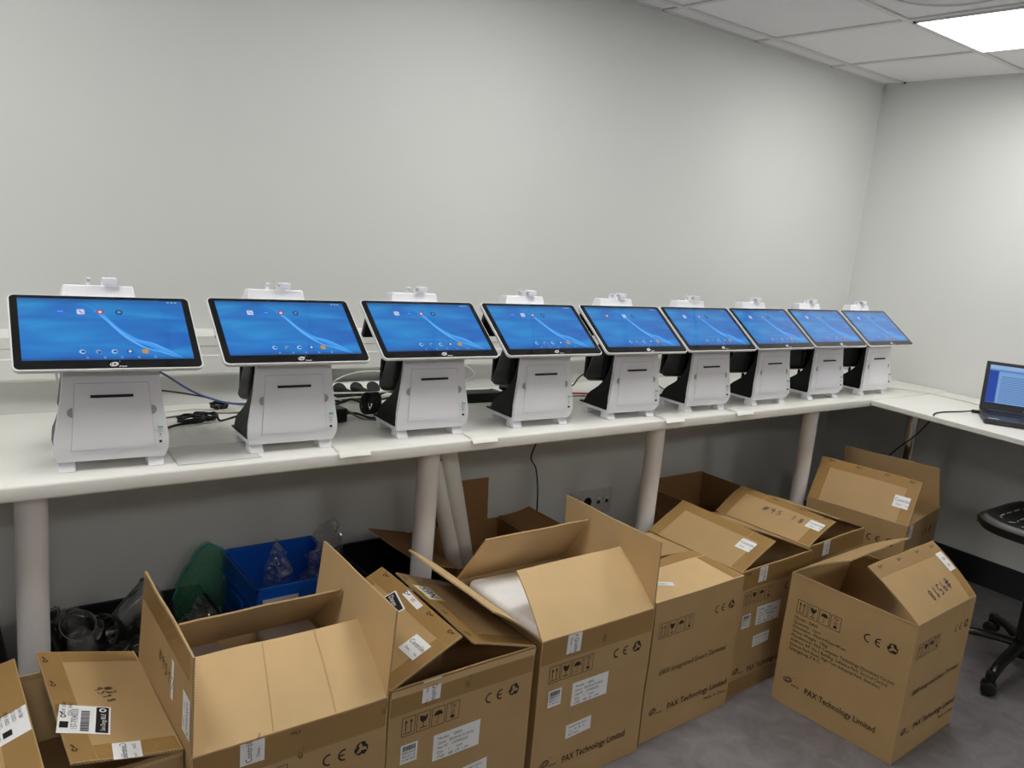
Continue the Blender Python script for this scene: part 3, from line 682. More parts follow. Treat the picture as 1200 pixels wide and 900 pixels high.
# box D
carton(.874, 1.471, .5, .43, .42, .47, 'carton between the two widest open ones, its side flaps half closed and stickered', [
    dict(side='left', a=(34, 25), s=(.041, .42), tape=tapes(.42), marks=[lambda b, S: tapemarks(b, S, .42)],
         stick=[(lambda b, S: ctrl_label(b, lambda x, y, h: S(x, y, h), .055, .068, 'Contrôle'), .315, .085, 0),
                (lambda b, S: (b.sheet(S, 0, 0, .085, .035, 'label', .0012), b.sheet(S, .004, .004, .081, .031, 'lab_black', .0016, 3, 2), b.text(S, 'Dangy', .01, .012, .018, 'label', h=.0022)), .12, .15, -12),
                (lambda b, S: (b.sheet(S, 0, 0, .085, .018, 'label', .0012), b.text(S, 'W', .036, .003, .018, 'redink', h=.002)), .155, .188, -2)]),
    dict(side='right', a=(17, 22), s=(.003, .405), tape=tapes(.42), marks=[lambda b, S: tapemarks(b, S, .42)],
         stick=[(lambda b, S: (b.sheet(S, 0, 0, .1, .06, 'yellow', .0012), b.sheet(S, .006, .006, .094, .054, 'label', .0016), b.text(S, 'NES', .012, .014, .045, 'lab_black', width=.075, h=.0022)), .24, .14, 0)]),
    dict(side='front', a=-80, L=.19), dict(side='back', a=-30, L=.2)],
    {'front': lambda b, S: (info_face(b, S, False), brand(b, lambda x, y, h: S(.225 - y, .415 + x, h), 0, 0, .009, 'ink'), b.text(S, 'PAX', .05, .455, .013, 'ink', shear=.3)),
     'stick': [('front', lambda b, S: ctrl_label(b, lambda x, y, h: S(y, .058 - x, h), .05, .058, 'e Qualité'), .087, .412, 0), ('front', spec_label, .13, .243, 0), ('front', bar_label, .038, .266, 0), ('front', small_label, .205, .15, 3)],
     'tape': [('front', .004, .4, .426, .468)]}, seed=3)
# box E
carton(1.329, 1.479, .5, .43, .42, .47, 'open carton in the middle of the row with flaps up and white foam inside', [
    dict(side='front', a=40, s=(.02, .442), bow=.005, mat='kraft_in'),
    dict(side='right', a=(87, 90), s=(-.004, .428)),
    dict(side='left', a=(144, 144), s=(-.004, .418), bow=-.006),
    dict(side='back', a=56, s=(.015, .42))],
    {'front': lambda b, S: (info_face(b, S, False), b.text(lambda x, y, h: S(.235 - y, .415 + x, h), 'PAX', 0, 0, .012, 'ink')),
     'stick': [('front', lambda b, S: ctrl_label(b, lambda x, y, h: S(y, .058 - x, h), .05, .058, 'e Qualité'), .09, .412, 0), ('front', spec_label, .127, .245, 0), ('front', bar_label, .04, .266, 0), ('front', small_label, .12, .147, 2)],
     'tape': [('front', .004, .4, .426, .468)]}, seed=4)
# box F
carton(1.785, 1.50, 1.5, .43, .42, .47, 'carton marked E800 Integrated Smart Terminal with its front top flap shut flat', [
    dict(side='front', a=4, mat='kraft_in', s=(.002, .425), tape=[(.004, .165, .426, .209), (.38, .004, .426, .16)], stick=[(lambda b, S: (b.sheet(S, 0, 0, .1, .022, 'label', .0012), [b.stroke(S, [(.01 + i * .008, .006), (.01 + i * .008 + (i % 3) * .002, .016)], .002, 'lab_ink', .0018) for i in range(10)]), .0, .075, -8) if 0 else (lambda b, S: (b.sheet(S, 0, 0, .1, .024, 'label', .0012), b.text(S, 'E 800 02411', .008, .006, .014, 'lab_ink', h=.0018)), .055, .1, -28)]),
    dict(side='back', a=(2, 9), L=.2, s=(.01, .42)),
    dict(side='right', a=-70, L=.18), dict(side='left', a=-70, L=.18)],
    {'front': name_face}, seed=5)
# box G
carton(2.228, 1.531, 2, .43, .42, .47, 'carton behind the front right one, between the E800 box and the marked #95 18 box', [
    dict(side='left', a=(25, 20), s=(-.006, .407), tape=tapes(.42), crease=(.78,), stick=[(ctl('Contrôle', .055, .06), .318, .1, 0)]),
    dict(side='right', a=(21, 14), s=(.012, .40), tape=tapes(.42)),
    dict(side='front', a=-42, L=.17, mat='kraft_in'), dict(side='back', a=-70, L=.19)],
    {'front': lambda b, S: (info_face(b, S, False), b.text(S, 'PAX', .03, .452, .014, 'ink', shear=.3)),
     'stick': [('front', lambda b, S: ctrl_label(b, lambda x, y, h: S(y, .056 - x, h), .045, .056, 'e Qualité'), .105, .412, 0), ('front', spec_label, .125, .247, 0), ('front', bar_label, .045, .252, 0), ('front', small_label, .125, .165, 2)],
     'tape': [('front', .004, .4, .426, .468), ('front', .004, .003, .3, .06)]}, seed=6)
# box H
carton(2.672, 1.572, 3, .43, .42, .47, 'carton with #95 18 written on its raised flap, behind the front right box', [
    dict(side='left', a=(21, 16), s=(-.02, .408), tape=tapes(.42), bow=.006, marks=[lambda b, S: hand(b, sub(S, .155, .1, 2), '#95 18', .032), lambda b, S: tapemarks(b, S, .42)], crease=(.3,), stick=[(ctl('Contrôle', .055, .06), .345, .1, 0)]),
    dict(side='right', a=(18, 14), s=(.012, .41), tape=tapes(.42)),
    dict(side='front', a=-42, L=.17, mat='kraft_in'), dict(side='back', a=-70, L=.19)],
    {'front': lambda b, S: (info_face(b, S, False),),
     'stick': [('front', lambda b, S: ctrl_label(b, lambda x, y, h: S(y, .058 - x, h), .05, .058, 'e Qualité'), .105, .412, 0)],
     'tape': [('front', .004, .4, .426, .468)]}, seed=7)
# box I
carton(3.291, 1.519, 9.5, .42, .43, .47, 'open carton in the corner under the side table, one flap leaning over it', [
    dict(side='left', a=(53, 52), s=(-.012, .42), tape=tapes(.43), marks=[lambda b, S: tapemarks(b, S, .43)], stick=[(ctl('Contrôle', .055, .062), .345, .07, 0)]),
    dict(side='right', a=(68, 66), s=(.009, .428)),
    dict(side='front', a=5, L=.13, s=(.01, .41)), dict(side='back', a=-70, L=.19)],
    {'left': lambda b, S: (ce(b, S, .292, .38),), 'front': lambda b, S: (ce(b, S, .24, .395),),
     'stick': [('front', lambda b, S: ctrl_label(b, lambda x, y, h: S(y, .06 - x, h), .04, .06, 'e Qualité'), .03, .405, 0)]}, seed=8, inner='kraft_in')
# box J
carton(2.42, 1.03, 2.45, .42, .43, .47, 'carton standing alone at the front right with printed specifications', [
    dict(side='front', a=(35, 37), L=.215, s=(-.012, .43), bow=.006, tape=[(.004, .165, .416, .213), (.37, .004, .416, .16)],
         marks=[lambda b, S: hand(b, sub(S, .315, .09, 186), '#9518', .034), lambda b, S: tapemarks(b, S, .42)],
         stick=[(lambda b, S: (b.sheet(S, 0, 0, .042, .07, 'label', .0012), b.text(S, 'OK', .012, .04, .014, 'pen', h=.0018), b.text(S, '18', .012, .015, .014, 'pen', h=.0018)), .365, .1, 2)]),
    dict(side='back', a=(32, 31), L=.215, s=(.004, .416), bow=.007),
    dict(side='left', a=-38, L=.19, mat='kraft_in'), dict(side='right', a=-65, L=.19)],
    {'left': info_face, 'front': name_face}, seed=9)
# box K, low against the wall, holding the tubes
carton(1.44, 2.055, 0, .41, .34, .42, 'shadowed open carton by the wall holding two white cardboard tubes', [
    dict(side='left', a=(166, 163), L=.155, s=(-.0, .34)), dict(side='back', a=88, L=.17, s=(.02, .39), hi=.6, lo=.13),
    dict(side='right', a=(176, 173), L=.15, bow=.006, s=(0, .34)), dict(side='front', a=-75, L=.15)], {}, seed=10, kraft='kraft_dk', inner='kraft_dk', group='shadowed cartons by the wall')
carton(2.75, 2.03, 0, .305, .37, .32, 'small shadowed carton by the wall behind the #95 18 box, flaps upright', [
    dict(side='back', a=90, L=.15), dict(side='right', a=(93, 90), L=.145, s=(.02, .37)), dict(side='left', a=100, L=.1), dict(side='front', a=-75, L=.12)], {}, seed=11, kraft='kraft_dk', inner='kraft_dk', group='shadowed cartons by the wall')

# foam in C and E
def foam(lo, hi, label, m='foam', r=.012, rz=0, name='foam_block'):
    b = MB(); c = Vector(((lo[0] + hi[0]) / 2, (lo[1] + hi[1]) / 2, lo[2])); b.rbox((lo[0] - c.x, lo[1] - c.y, 0), (hi[0] - c.x, hi[1] - c.y, hi[2] - lo[2]), r, m, seg=4)
    o = b.build(name, loc=c, smooth=60, warp=lambda v: v + noise.noise_vector(v * 9 + c) * .005); o.rotation_euler = (0, 0, rad(rz)); tag(o, label, 'packing foam', 'foam blocks inside the open cartons')
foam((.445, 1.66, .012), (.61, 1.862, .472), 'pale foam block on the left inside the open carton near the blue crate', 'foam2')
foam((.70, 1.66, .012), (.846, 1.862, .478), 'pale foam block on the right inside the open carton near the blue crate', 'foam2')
foam((1.342, 1.50, .012), (1.535, 1.86, .488), 'bright white foam block in the middle open carton', 'foam', .02)
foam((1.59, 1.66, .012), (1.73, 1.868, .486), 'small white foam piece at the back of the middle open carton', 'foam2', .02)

# tubes
def tubeobj(a, b_, r, label):
    t = thing('cardboard_tube', label, 'tube', a, group='white cardboard tubes leaning under the counter')
    a = Vector(a); d = Vector(b_) - a; m = MB(); ax = d.normalized(); n = 28
    m.tube([(0, 0, 0), tuple(d)], r, 'tube', n, caps=False, smooth=False); m.tube([tuple(d), (0, 0, 0)], r - .003, 'tube', n, caps=False, smooth=False)
    m.build('wall_of_tube', t)
    c = MB(); c.tube([tuple(d - ax * .012), tuple(d - ax * .004)], r - .0035, 'tube', n, smooth=False); c.build('end_cap', t)
tubeobj((1.665, 2.225, .05), (1.418, 2.165, .855), .035, 'thicker white tube leaning in the carton by the wall')
tubeobj((1.60, 2.16, .05), (1.372, 2.14, .77), .026, 'thinner white tube leaning between the thick tube and the desk leg')

# ------------------------------------------------------------------ crates
def crate(x0, y0, x1, y1, h, m, name, label, cat='crate', grp=None, rim=.012, lab=False):
    t = thing(name, label, cat, ((x0 + x1) / 2, (y0 + y1) / 2, .001), group=grp); w, d = (x1 - x0) / 2, (y1 - y0) / 2
    b = MB(); T = .004; k = .96
    def ring(z0, z1, a0, a1, off, mm=m):
        for s in (-1, 1):
            b.hexa([(-w * a0, s * d * a0 - (T if s > 0 else 0), z0), (w * a0, s * d * a0 - (T if s > 0 else 0), z0), (w * a0, s * d * a0 + (0 if s > 0 else T), z0), (-w * a0, s * d * a0 + (0 if s > 0 else T), z0)],
                   [(-w * a1, s * d * a1 - (T if s > 0 else 0), z1), (w * a1, s * d * a1 - (T if s > 0 else 0), z1), (w * a1, s * d * a1 + (0 if s > 0 else T), z1), (-w * a1, s * d * a1 + (0 if s > 0 else T), z1)], mm)
            b.hexa([(s * w * a0 - (T if s > 0 else 0), -d * a0, z0), (s * w * a0 + (0 if s > 0 else T), -d * a0, z0), (s * w * a0 + (0 if s > 0 else T), d * a0, z0), (s * w * a0 - (T if s > 0 else 0), d * a0, z0)],
                   [(s * w * a1 - (T if s > 0 else 0), -d * a1, z1), (s * w * a1 + (0 if s > 0 else T), -d * a1, z1), (s * w * a1 + (0 if s > 0 else T), d * a1, z1), (s * w * a1 - (T if s > 0 else 0), d * a1, z1)], mm)
    ring(0, h, .93, .97, 0)
    b.box((-w * .93, -d * .93, 0), (w * .93, d * .93, .005), m)
    for z in (h * .35, h * .62, h * .84):
        for s in (-1, 1):
            b.box((-w * .985, s * d * .985 - .004, z), (w * .985, s * d * .985 + .004, z + .006), m); b.box((s * w * .985 - .004, -d * .985, z), (s * w * .985 + .004, d * .985, z + .006), m)
    for i in range(5):
        u = -w * .93 + 1.86 * w * i / 4
        for s in (-1, 1): b.box((u - .003, s * d * .985 - .004, .02), (u + .003, s * d * .985 + .004, h * .84), m)
    b.build('body', t, smooth=0)
    r = MB()
    for s in (-1, 1):
        r.box((-w, s * d - (rim if s > 0 else 0), h - .012), (w, s * d + (0 if s > 0 else rim), h), m); r.box((s * w - (rim if s > 0 else 0), -d, h - .012), (s * w + (0 if s > 0 else rim), d, h), m)
    r.build('rim', t, bevel=.002)
    for s in (-1, 1):
        g = MB(); g.rbox((s * (w * .985) - .005, -.05, h * .68), (s * (w * .985) + .005, .05, h * .8), .004, m); g.build('grip', t)
    if lab:
        l = MB(); S = lambda x, y, hh: Vector((x, -d * .985 - .006 - hh, y)); l.sheet(S, -.135, h - .1, -.025, h - .035, 'label', .001, 2, 2)
        random.seed(2); x = -.125
        while x < -.045:
            q = random.choice((.003, .005, .007)); l.poly(S, [(x, h - .088), (x + q, h - .088), (x + q, h - .066), (x, h - .066)], 'lab_black', .0016); x += q + .003
        l.build('label_sticker', t)
    return t
crate(.815, 2.17, 1.125, 2.49, .428, 'blue', 'storage_crate', 'blue plastic crate with a barcode label under the counter', lab=True)
gb = 'black plastic crates under the counter'
crate(.31, 2.03, .745, 2.47, .335, 'bcrate', 'storage_crate', 'black crate filled with clear plastic cups, beside the first desk leg', grp=gb)
crate(-.24, 2.03, .2, 2.47, .36, 'bcrate', 'storage_crate', 'black crate at the far left edge, left of the first desk leg', grp=gb)
crate(1.19, 2.1, 1.405, 2.47, .385, 'bcrate', 'storage_crate', 'black crate in shadow between the blue crate and the tubes', grp=gb)
# cups and jars in the black crate
def cup(x, y, z, tilt, rz, s, m, label, jar=False, h0=.11):
    T = Matrix.Rotation(rad(rz), 4, 'Z') @ Matrix.Rotation(rad(tilt), 4, 'Y')
    b = MB()
    if jar: pr = [(0, 0), (.03, 0), (.036, .006), (.036, .075), (.03, .09), (.02, .1), (.02, .118), (.0225, .119), (.0225, .124), (.018, .124), (.018, .1), (.028, .088), (.034, .074), (.034, .008), (0, .003)]
    else: pr = [(0, .002), (.024, 0), (.027, .004), (.037, h0), (.04, h0 + .001), (.04, h0 + .005), (.036, h0 + .004), (.0258, .006), (0, .005)]
    b.lathe([(r * s, z_ * s) for r, z_ in pr], m, 24, T)
    o = b.build('plastic_jar' if jar else 'plastic_cup', loc=(x, y, z), smooth=40)
    tag(o, label, 'jar' if jar else 'cup', 'clear plastic cups in the black crate')
CUPS = [
 (.452, 2.20, .40, 62, 25, 1.05, 'cup2', 'frosted cup lying on top of the heap at its highest point', 0),
 (.405, 2.245, .36, -52, 12, 1.1, 'cup', 'clear jar with a ridged neck leaning out at the back left of the heap', 1),
 (.352, 2.16, .41, 172, 10, 1.15, 'cup2', 'upturned round clear cup at the left front of the heap', 0),
 (.475, 2.13, .335, 72, -20, 1.25, 'cup', 'large clear cup lying on its side below the frosted one', 0),
 (.52, 2.08, .30, 80, 15, 1.25, 'cup', 'clear cup with bright glints at the right front of the heap', 0),
 (.42, 2.09, .31, -78, -12, 1.25, 'cup', 'clear cup lying low at the front centre of the heap', 0),
 (.345, 2.24, .33, -35, 95, 1.1, 'cup', 'clear cup low against the left wall of the crate', 0),
 (.50, 2.30, .32, -66, 45, 1.2, 'cup', 'clear cup half buried at the back of the heap', 0),
 (.59, 2.22, .30, 60, 130, 1.2, 'cup', 'clear cup half buried at the back right of the heap', 0),
 (.38, 2.34, .25, -70, 30, 1.3, 'cup', 'clear cup deep at the back left of the crate', 0),
 (.60, 2.12, .27, 85, 200, 1.3, 'cup', 'clear cup at the far right front, next to the tall cardboard flap', 0),
 (.45, 2.22, .2, 84, 60, 1.5, 'cup', 'clear cup under the heap in the middle of the crate', 0),
 (.62, 2.33, .22, 80, 160, 1.5, 'cup', 'clear cup under the plastic wrapping in the crate', 0),
 (.37, 2.13, .2, 88, 100, 1.4, 'cup', 'clear cup under the upturned one', 0)]
for x, y, z, ti, rz, sc_, m, l, j in CUPS: cup(x, y, z, ti, rz, sc_, m, l, bool(j))
# films
def film(name, cx, cy, z, rx, ry, h, m, label, cat='bag', seed=0, pinch=.25, amp=.035, lean=0, grp=None, tealz=False):
    b = MB(); n = 36; k = 18
    def P(u, v):
        a = 2 * PI * u; r = (1 - v) ** .7 * (1 - pinch) + pinch * (1 - v * .4)
        if v < .12: r *= .75 + v * 2.1
        p = Vector((rx * r * math.cos(a), ry * r * math.sin(a), h * v)); q = noise.noise_vector(p * 22 + Vector((seed, seed, 0))) + noise.noise_vector(p * 55 + Vector((0, seed, 0))) * .4
        return p + Vector((q.x * amp + lean * v, q.y * amp, q.z * amp * .5))
    b.grid(P, n, k, m)
    o = b.build(name, loc=(cx, cy, z), smooth=25); tag(o, label, cat, grp); return o
film('plastic_bag', .945, 2.33, .26, .055, .07, .25, 'film', 'crumpled clear plastic bag sticking up from the left half of the blue crate', seed=1, pinch=.2, amp=.03)
film('plastic_bag', 1.09, 2.33, .25, .07, .08, .30, 'film', 'taller crumpled clear bag in the right half of the blue crate', seed=4, pinch=.22, amp=.04, lean=.02)
film('plastic_bag', .675, 2.24, .24, .06, .09, .14, 'film', 'clear plastic wrapping at the right end of the black crate', seed=9, pinch=.6, amp=.035)
t = thing('zip_bag', 'green translucent zip bag with a teal edge left of the blue crate', 'bag', (.742, 2.40, .255))
b = MB()
def gp(u, v):
    x = -.08 + .155 * u; top = .215 * math.sin(min(1, u * 1.25 + .1) * PI / 2) ** .8 - .03 * max(0, u - .7) / .3; z = top * v
    q = noise.noise_vector(Vector((x, 0, z)) * 25); return Vector((x + q.x * .006, .02 - .045 * math.sin(PI * v) * math.sin(PI * u) + q.y * .01 + .035 * v, z))
b.grid(gp, 20, 20, 'net'); b.grid(lambda u, v: gp(u, v) + Vector((0, .025, 0)), 20, 20, 'net'); b.build('bag_body', t)
b = MB(); b.tube([gp(i / 12, 1) for i in range(13)], .003, 'teal', 6); b.build('zip_edge', t)

# ------------------------------------------------------------------ things on the counter
def cable(pts, r, m, label, grp='cables on the counter', name='cable', z=0, plug=None):
    b = MB(); b.tube(pts, r, m, 8); o = b.build(name); return tag(o, label, 'cable', grp)
Z = DZ + .003
def coil(cx, cy, rx, ry, n, z, ph=0, tw=0):
    out = []
    for i in range(n * 10):
        a = 2 * PI * i / 10 + ph; k = 1 + .16 * math.sin(i * .7)
        out.append((cx + rx * k * math.cos(a), cy + ry * k * math.sin(a) * (1 if tw == 0 else math.cos(a * .5 + i * .02)), z + .012 * abs(math.sin(i * .37)) + .001 * (i % 7)))
    return out
cable([(.567, 2.205, Z), (.585, 2.25, Z), (.625, 2.28, Z)] + coil(.655, 2.29, .034, .02, 4, Z + .001) + [(.675, 2.30, Z)] + coil(.70, 2.305, .03, .022, 4, Z + .001, .5) + [(.74, 2.29, Z), (.79, 2.32, Z), (.83, 2.34, Z + .004)], .0032, 'cable_b', 'coiled black power cable between the first two terminals')
cable([(.46, 2.1, 1.14), (.56, 2.2, 1.075), (.68, 2.32, .99), (.80, 2.40, .935), (.9, 2.43, Z + .004)], .003, 'cable_blue', 'blue network cable sagging behind the first two terminals')
cable([(.50, 2.22, 1.03), (.60, 2.32, 1.0), (.72, 2.4, .96), (.82, 2.44, .925), (.95, 2.45, Z)], .0025, 'cable_b', 'thin black cable drooping below the blue one')
cable([(.42, 2.30, Z + .001), (.55, 2.40, Z), (.7, 2.44, Z), (.85, 2.38, Z), (.98, 2.42, Z)], .003, 'cable_w', 'white cable lying on the counter behind the first gap')
cable([(.44, 2.26, Z + .001), (.58, 2.35, Z), (.72, 2.38, Z), (.86, 2.35, Z + .001), (.93, 2.34, Z)], .0025, 'cable_g', 'grey cable lying on the counter behind the first gap')
cable([(.305, 2.13, 1.14), (.315, 2.2, 1.08), (.335, 2.26, 1.03), (.345, 2.22, .96), (.33, 2.2, Z + .001), (.36, 2.18, Z)], .003, 'cable_w', 'white cable hanging left of the first terminal')
cable(coil(.775, 2.42, .025, .014, 3, Z + .002), .0028, 'cable_b', 'small black cable knot beside the second terminal')
# power strip
t = thing('power_strip', 'white multi-socket power strip against the wall behind the third terminal', 'power strip', (1.08, 2.445, DZ + .0005))
b = MB(); b.prism([(0, 0), (.06, 0), (.06, .05), (.03, .052), (0, .018)], 'x', 0, .46, 'trim'); b.build('body', t, bevel=.003)
nrm = Vector((0, -.034, .03)).normalized(); upv = Vector((0, .03, .034)).normalized()
for i in range(7):
    c = Vector((.045 + .062 * i, .015, .035)); R_ = Matrix((( 1, 0, 0), (0, upv.y, nrm.y), (0, upv.z, nrm.z))).to_4x4(); T = Matrix.Translation(c) @ R_
    b = MB(); b.lathe([(.0, .0008), (.021, .0008), (.022, .002), (.024, .002), (.0245, 0)], 'black', 20, T); b.build('socket', t)
gt = 'cables on the counter'
cable([(1.10, 2.42, .95), (1.16, 2.36, .945), (1.24, 2.33, .935), (1.34, 2.33, .94), (1.44, 2.28, .93)], .004, 'cable_b', 'thick black cable across the power strip, upper one of the tangle')
cable([(1.02, 2.36, .95), (1.08, 2.36, .955), (1.13, 2.33, .935), (1.18, 2.33, .95), (1.24, 2.30, .93), (1.30, 2.27, Z)], .0045, 'cable_b', 'thick black cable low in the tangle left of the third terminal')
cable([(1.175 + .02 * math.cos(a * .628) + .0008 * a, 2.25 + .012 * math.sin(a * .628), Z + .034 + .03 * math.sin(a * .628 + .4)) for a in range(46)], .0036, 'cable_b', 'black cable wound in an upright loop left of the third terminal')
cable([(1.03, 2.25, .955), (1.09, 2.235, .94), (1.14, 2.2, Z), (1.19, 2.17, Z), (1.25, 2.15, Z)], .0033, 'cable_g', 'grey cable in front of the tangle beside the third terminal')
cable([(1.09, 2.38, .955), (1.18, 2.35, .958), (1.28, 2.33, .962), (1.38, 2.31, .985), (1.44, 2.3, 1.0)], .003, 'cable_w', 'upper white cable crossing in front of the sockets')
cable([(1.08, 2.33, .945), (1.18, 2.32, .95), (1.3, 2.30, .955), (1.4, 2.28, .98)], .003, 'cable_w', 'lower white cable crossing in front of the sockets')
cable([(1.05, 2.32, .94), (1.10, 2.31, .935), (1.15, 2.30, .95), (1.2, 2.31, .935), (1.26, 2.33, .95), (1.32, 2.36, .96)], .0042, 'cable_b', 'black cable weaving through the middle of the tangle')
cable([(1.09, 2.27, Z), (1.13, 2.23, Z + .01), (1.17, 2.20, Z), (1.22, 2.19, Z), (1.27, 2.2, Z)], .0038, 'cable_b', 'black cable end lying in front of the tangle')
cable([(1.13, 2.42, .955), (1.15, 2.42, .985), (1.21, 2.41, 1.01), (1.29, 2.40, 1.015), (1.37, 2.39, 1.0), (1.41, 2.36, .97), (1.34, 2.34, .945)], .0028, 'cable_w', 'white cable arching high over the power strip')
def brick(x, y, rz, w, d, h, label):
    t = thing('power_adapter', label, 'power adapter', (x, y, DZ + .0005), rad(rz), 'black power adapters on the counter')
    b = MB(); b.rbox((-w / 2, -d / 2, 0), (w / 2, d / 2, h), .005, 'bplastic'); b.build('body', t)
    b = MB(); b.tube([(w / 2, 0, h / 2), (w / 2 + .02, .005, h / 2)], .005, 'bplastic', 8); b.build('cord_sleeve', t)
brick(1.035, 2.205, 10, .09, .06, .042, 'black power adapter with pale marks left of the cable tangle')
brick(1.665, 2.325, -3, .16, .065, .034, 'long black power adapter between the third and fourth terminals')
for i, x in enumerate((1.17, 1.232)):
    b = MB(); b.rbox((-.018, -.05, -.016), (.018, .02, .016), .005, 'black'); o = b.build('power_plug', loc=(x, 2.415, .945)); tag(o, ('black plug in the power strip, left one', 'black plug in the power strip, right one')[i], 'plug', 'plugs in the power strip')
cable([(1.73, 2.29, .945)] + coil(1.745, 2.28, .022, .016, 3, .95, 1) + [(1.77, 2.27, .955), (1.78, 2.3, .93)], .0045, 'cable_b', 'thick black cable looped beside the fourth terminal')
cable([(1.60, 2.42, Z), (1.62, 2.4, .96), (1.66, 2.36, 1.0), (1.60, 2.38, 1.04), (1.5, 2.36, 1.06)], .0025, 'cable_w', 'white cable curving up behind the gap of the third terminal')
cable([(1.66, 2.42, Z), (1.68, 2.38, Z + .01), (1.70, 2.36, Z + .012), (1.72, 2.33, .95)], .0022, 'cable_b', 'thin black cable leading to the long adapter')
cable([(1.98, 2.46, .96), (2.06, 2.42, .94), (2.14, 2.38, .93), (2.2, 2.4, .96), (2.26, 2.38, 1.0)], .0028, 'cable_b', 'thin black cable left of the middle terminal')
cable([(1.98, 2.34, Z), (2.08, 2.34, Z), (2.16, 2.31, Z + .001), (2.24, 2.3, Z)], .0033, 'cable_r', 'red cable lying left of the middle terminal')
cable([(1.98, 2.30, Z), (2.08, 2.29, Z), (2.13, 2.28, Z)], .003, 'cable_g', 'grey cable lying in front of the red one')
for i, x in enumerate((2.50, 2.9, 3.3)):
    cable([(x - .03, 2.44, 1.06), (x - .01, 2.42, 1.0), (x + .03, 2.4, .96), (x, 2.36, Z + .004), (x + .05, 2.3, Z)], .0028, 'cable_b', ('black cable bundle strand behind the gap right of the middle terminal', 'black cable behind the gap left of the seventh terminal', 'black cable behind the gap left of the eighth terminal')[i])
    cable([(x - .06, 2.42, .95), (x, 2.38, .955), (x + .06, 2.36, .945)], .0028, 'cable_w', ('white cable behind the gap right of the middle terminal', 'white cable behind the gap left of the seventh terminal', 'white cable behind the gap left of the eighth terminal')[i])
cable([(2.475, 2.42, 1.0), (2.52, 2.34, .97), (2.54, 2.27, .93), (2.56, 2.2, Z)], .0028, 'cable_g', 'grey cable strand right of the middle terminal')
cable([(3.37, 2.12, .98), (3.385, 2.08, .955), (3.385, 2.05, .93), (3.375, 2.04, Z), (3.4, 2.1, Z)], .0026, 'cable_w', 'white cable loop between the two terminals before the last')
cable([(3.72, 2.14, Z), (3.85, 2.06, Z), (3.96, 2.0, Z), (4.02, 1.895, Z + .001), (4.06, 1.80, TZ + .004), (4.04, 1.66, TZ + .004), (3.99, 1.56, TZ + .004), (3.94, 1.47, TZ + .004)], .0028, 'cable_w', 'pale cable running from the last terminal to the laptop')
cable([(3.774, 1.567, TZ + .011), (3.72, 1.60, TZ + .004), (3.62, 1.62, TZ + .004), (3.53, 1.61, TZ + .005), (3.495, 1.60, TZ - .01), (3.56, 1.68, .80), (3.63, 1.80, .68), (3.66, 1.88, .56), (3.67, 1.9, .3), (3.67, 1.9, .01)], .003, 'cable_b', 'black laptop power cable hanging over the side table edge', 'hanging cables')
cable([(2.09, 2.44, .872), (2.095, 2.45, .78), (2.06, 2.46, .68), (2.04, 2.46, .62), (2.075, 2.46, .56), (2.09, 2.45, .4), (2.09, 2.45, .02)], .003, 'cable_b', 'thin black cord hanging under the counter beside the wall socket', 'hanging cables')
# paper slips over the edge
for i, (xa, xb) in enumerate(((.92, 1.01), (1.34, 1.43), (2.165, 2.26), (2.56, 2.66))):
    b = MB(); f = lambda u, v: Vector((u * (xb - xa) + .012 * v, .085 * v, .0008 - (.012 * (1 - v * 5) ** 1.5 if v < .2 else 0) + .003 * math.sin(u * 3 + v * 2) * (1 - v) * .4 + .001))
    b.grid(f, 8, 10, 'paper'); b.grid(lambda u, v: f(u, v) + Vector((0, 0, .0006)), 8, 10, 'paper')
    o = b.build('paper_slip', loc=(xa, 1.884, DZ)); tag(o, ('paper slip on the counter edge right of the second terminal', 'paper slip on the counter edge right of the third terminal', 'paper slip on the counter edge right of the middle terminal', 'paper slip on the counter edge right of the sixth terminal')[i], 'paper', 'paper slips curling over the counter edge')
b = MB(); b.grid(lambda u, v: Vector((.20 * u + .01 * v, .15 * v, .0012 + .0008 * math.sin(u * 5))), 6, 6, 'film_sheet')
for k in range(2): b.tube([(.0, -.0005, .0015), (.2, .0, .0015)] if k == 0 else [(.0, 0, .0015), (.01, .15, .0015)], .0008, 'groove', 5, smooth=False)
o = b.build('plastic_sheet', loc=(.527, 1.925, DZ)); tag(o, 'thin clear plastic sheet lying on the counter between the first two terminals', 'plastic sheet')

# socket plate on the wall
t = thing('wall_socket', 'wide white socket plate on the wall under the counter', 'wall socket', (2.33, YW - .0005, .30))
b = MB(); b.rbox((0, -.014, 0), (.243, 0, .115), .004, 'sock'); b.build('plate', t)
for x in (.035, .095):
    b = MB(); T = Matrix.Translation((x, -.0142, .062)) @ Matrix.Rotation(rad(90), 4, 'X'); b.lathe([(0, .0008), (.019, .0008), (.02, .002), (.023, .002), (.0235, 0)], 'black', 24, T); b.build('outlet', t)
for x in (.145, .195):
    b = MB(); b.box((x, -.0165, .04), (x + .032, -.0135, .085), 'sock'); b.box((x + .008, -.018, .05), (x + .022, -.016, .064), 'black'); b.box((x + .004, -.0175, .072), (x + .028, -.016, .08), 'label'); b.build('data_port', t, smooth=0)

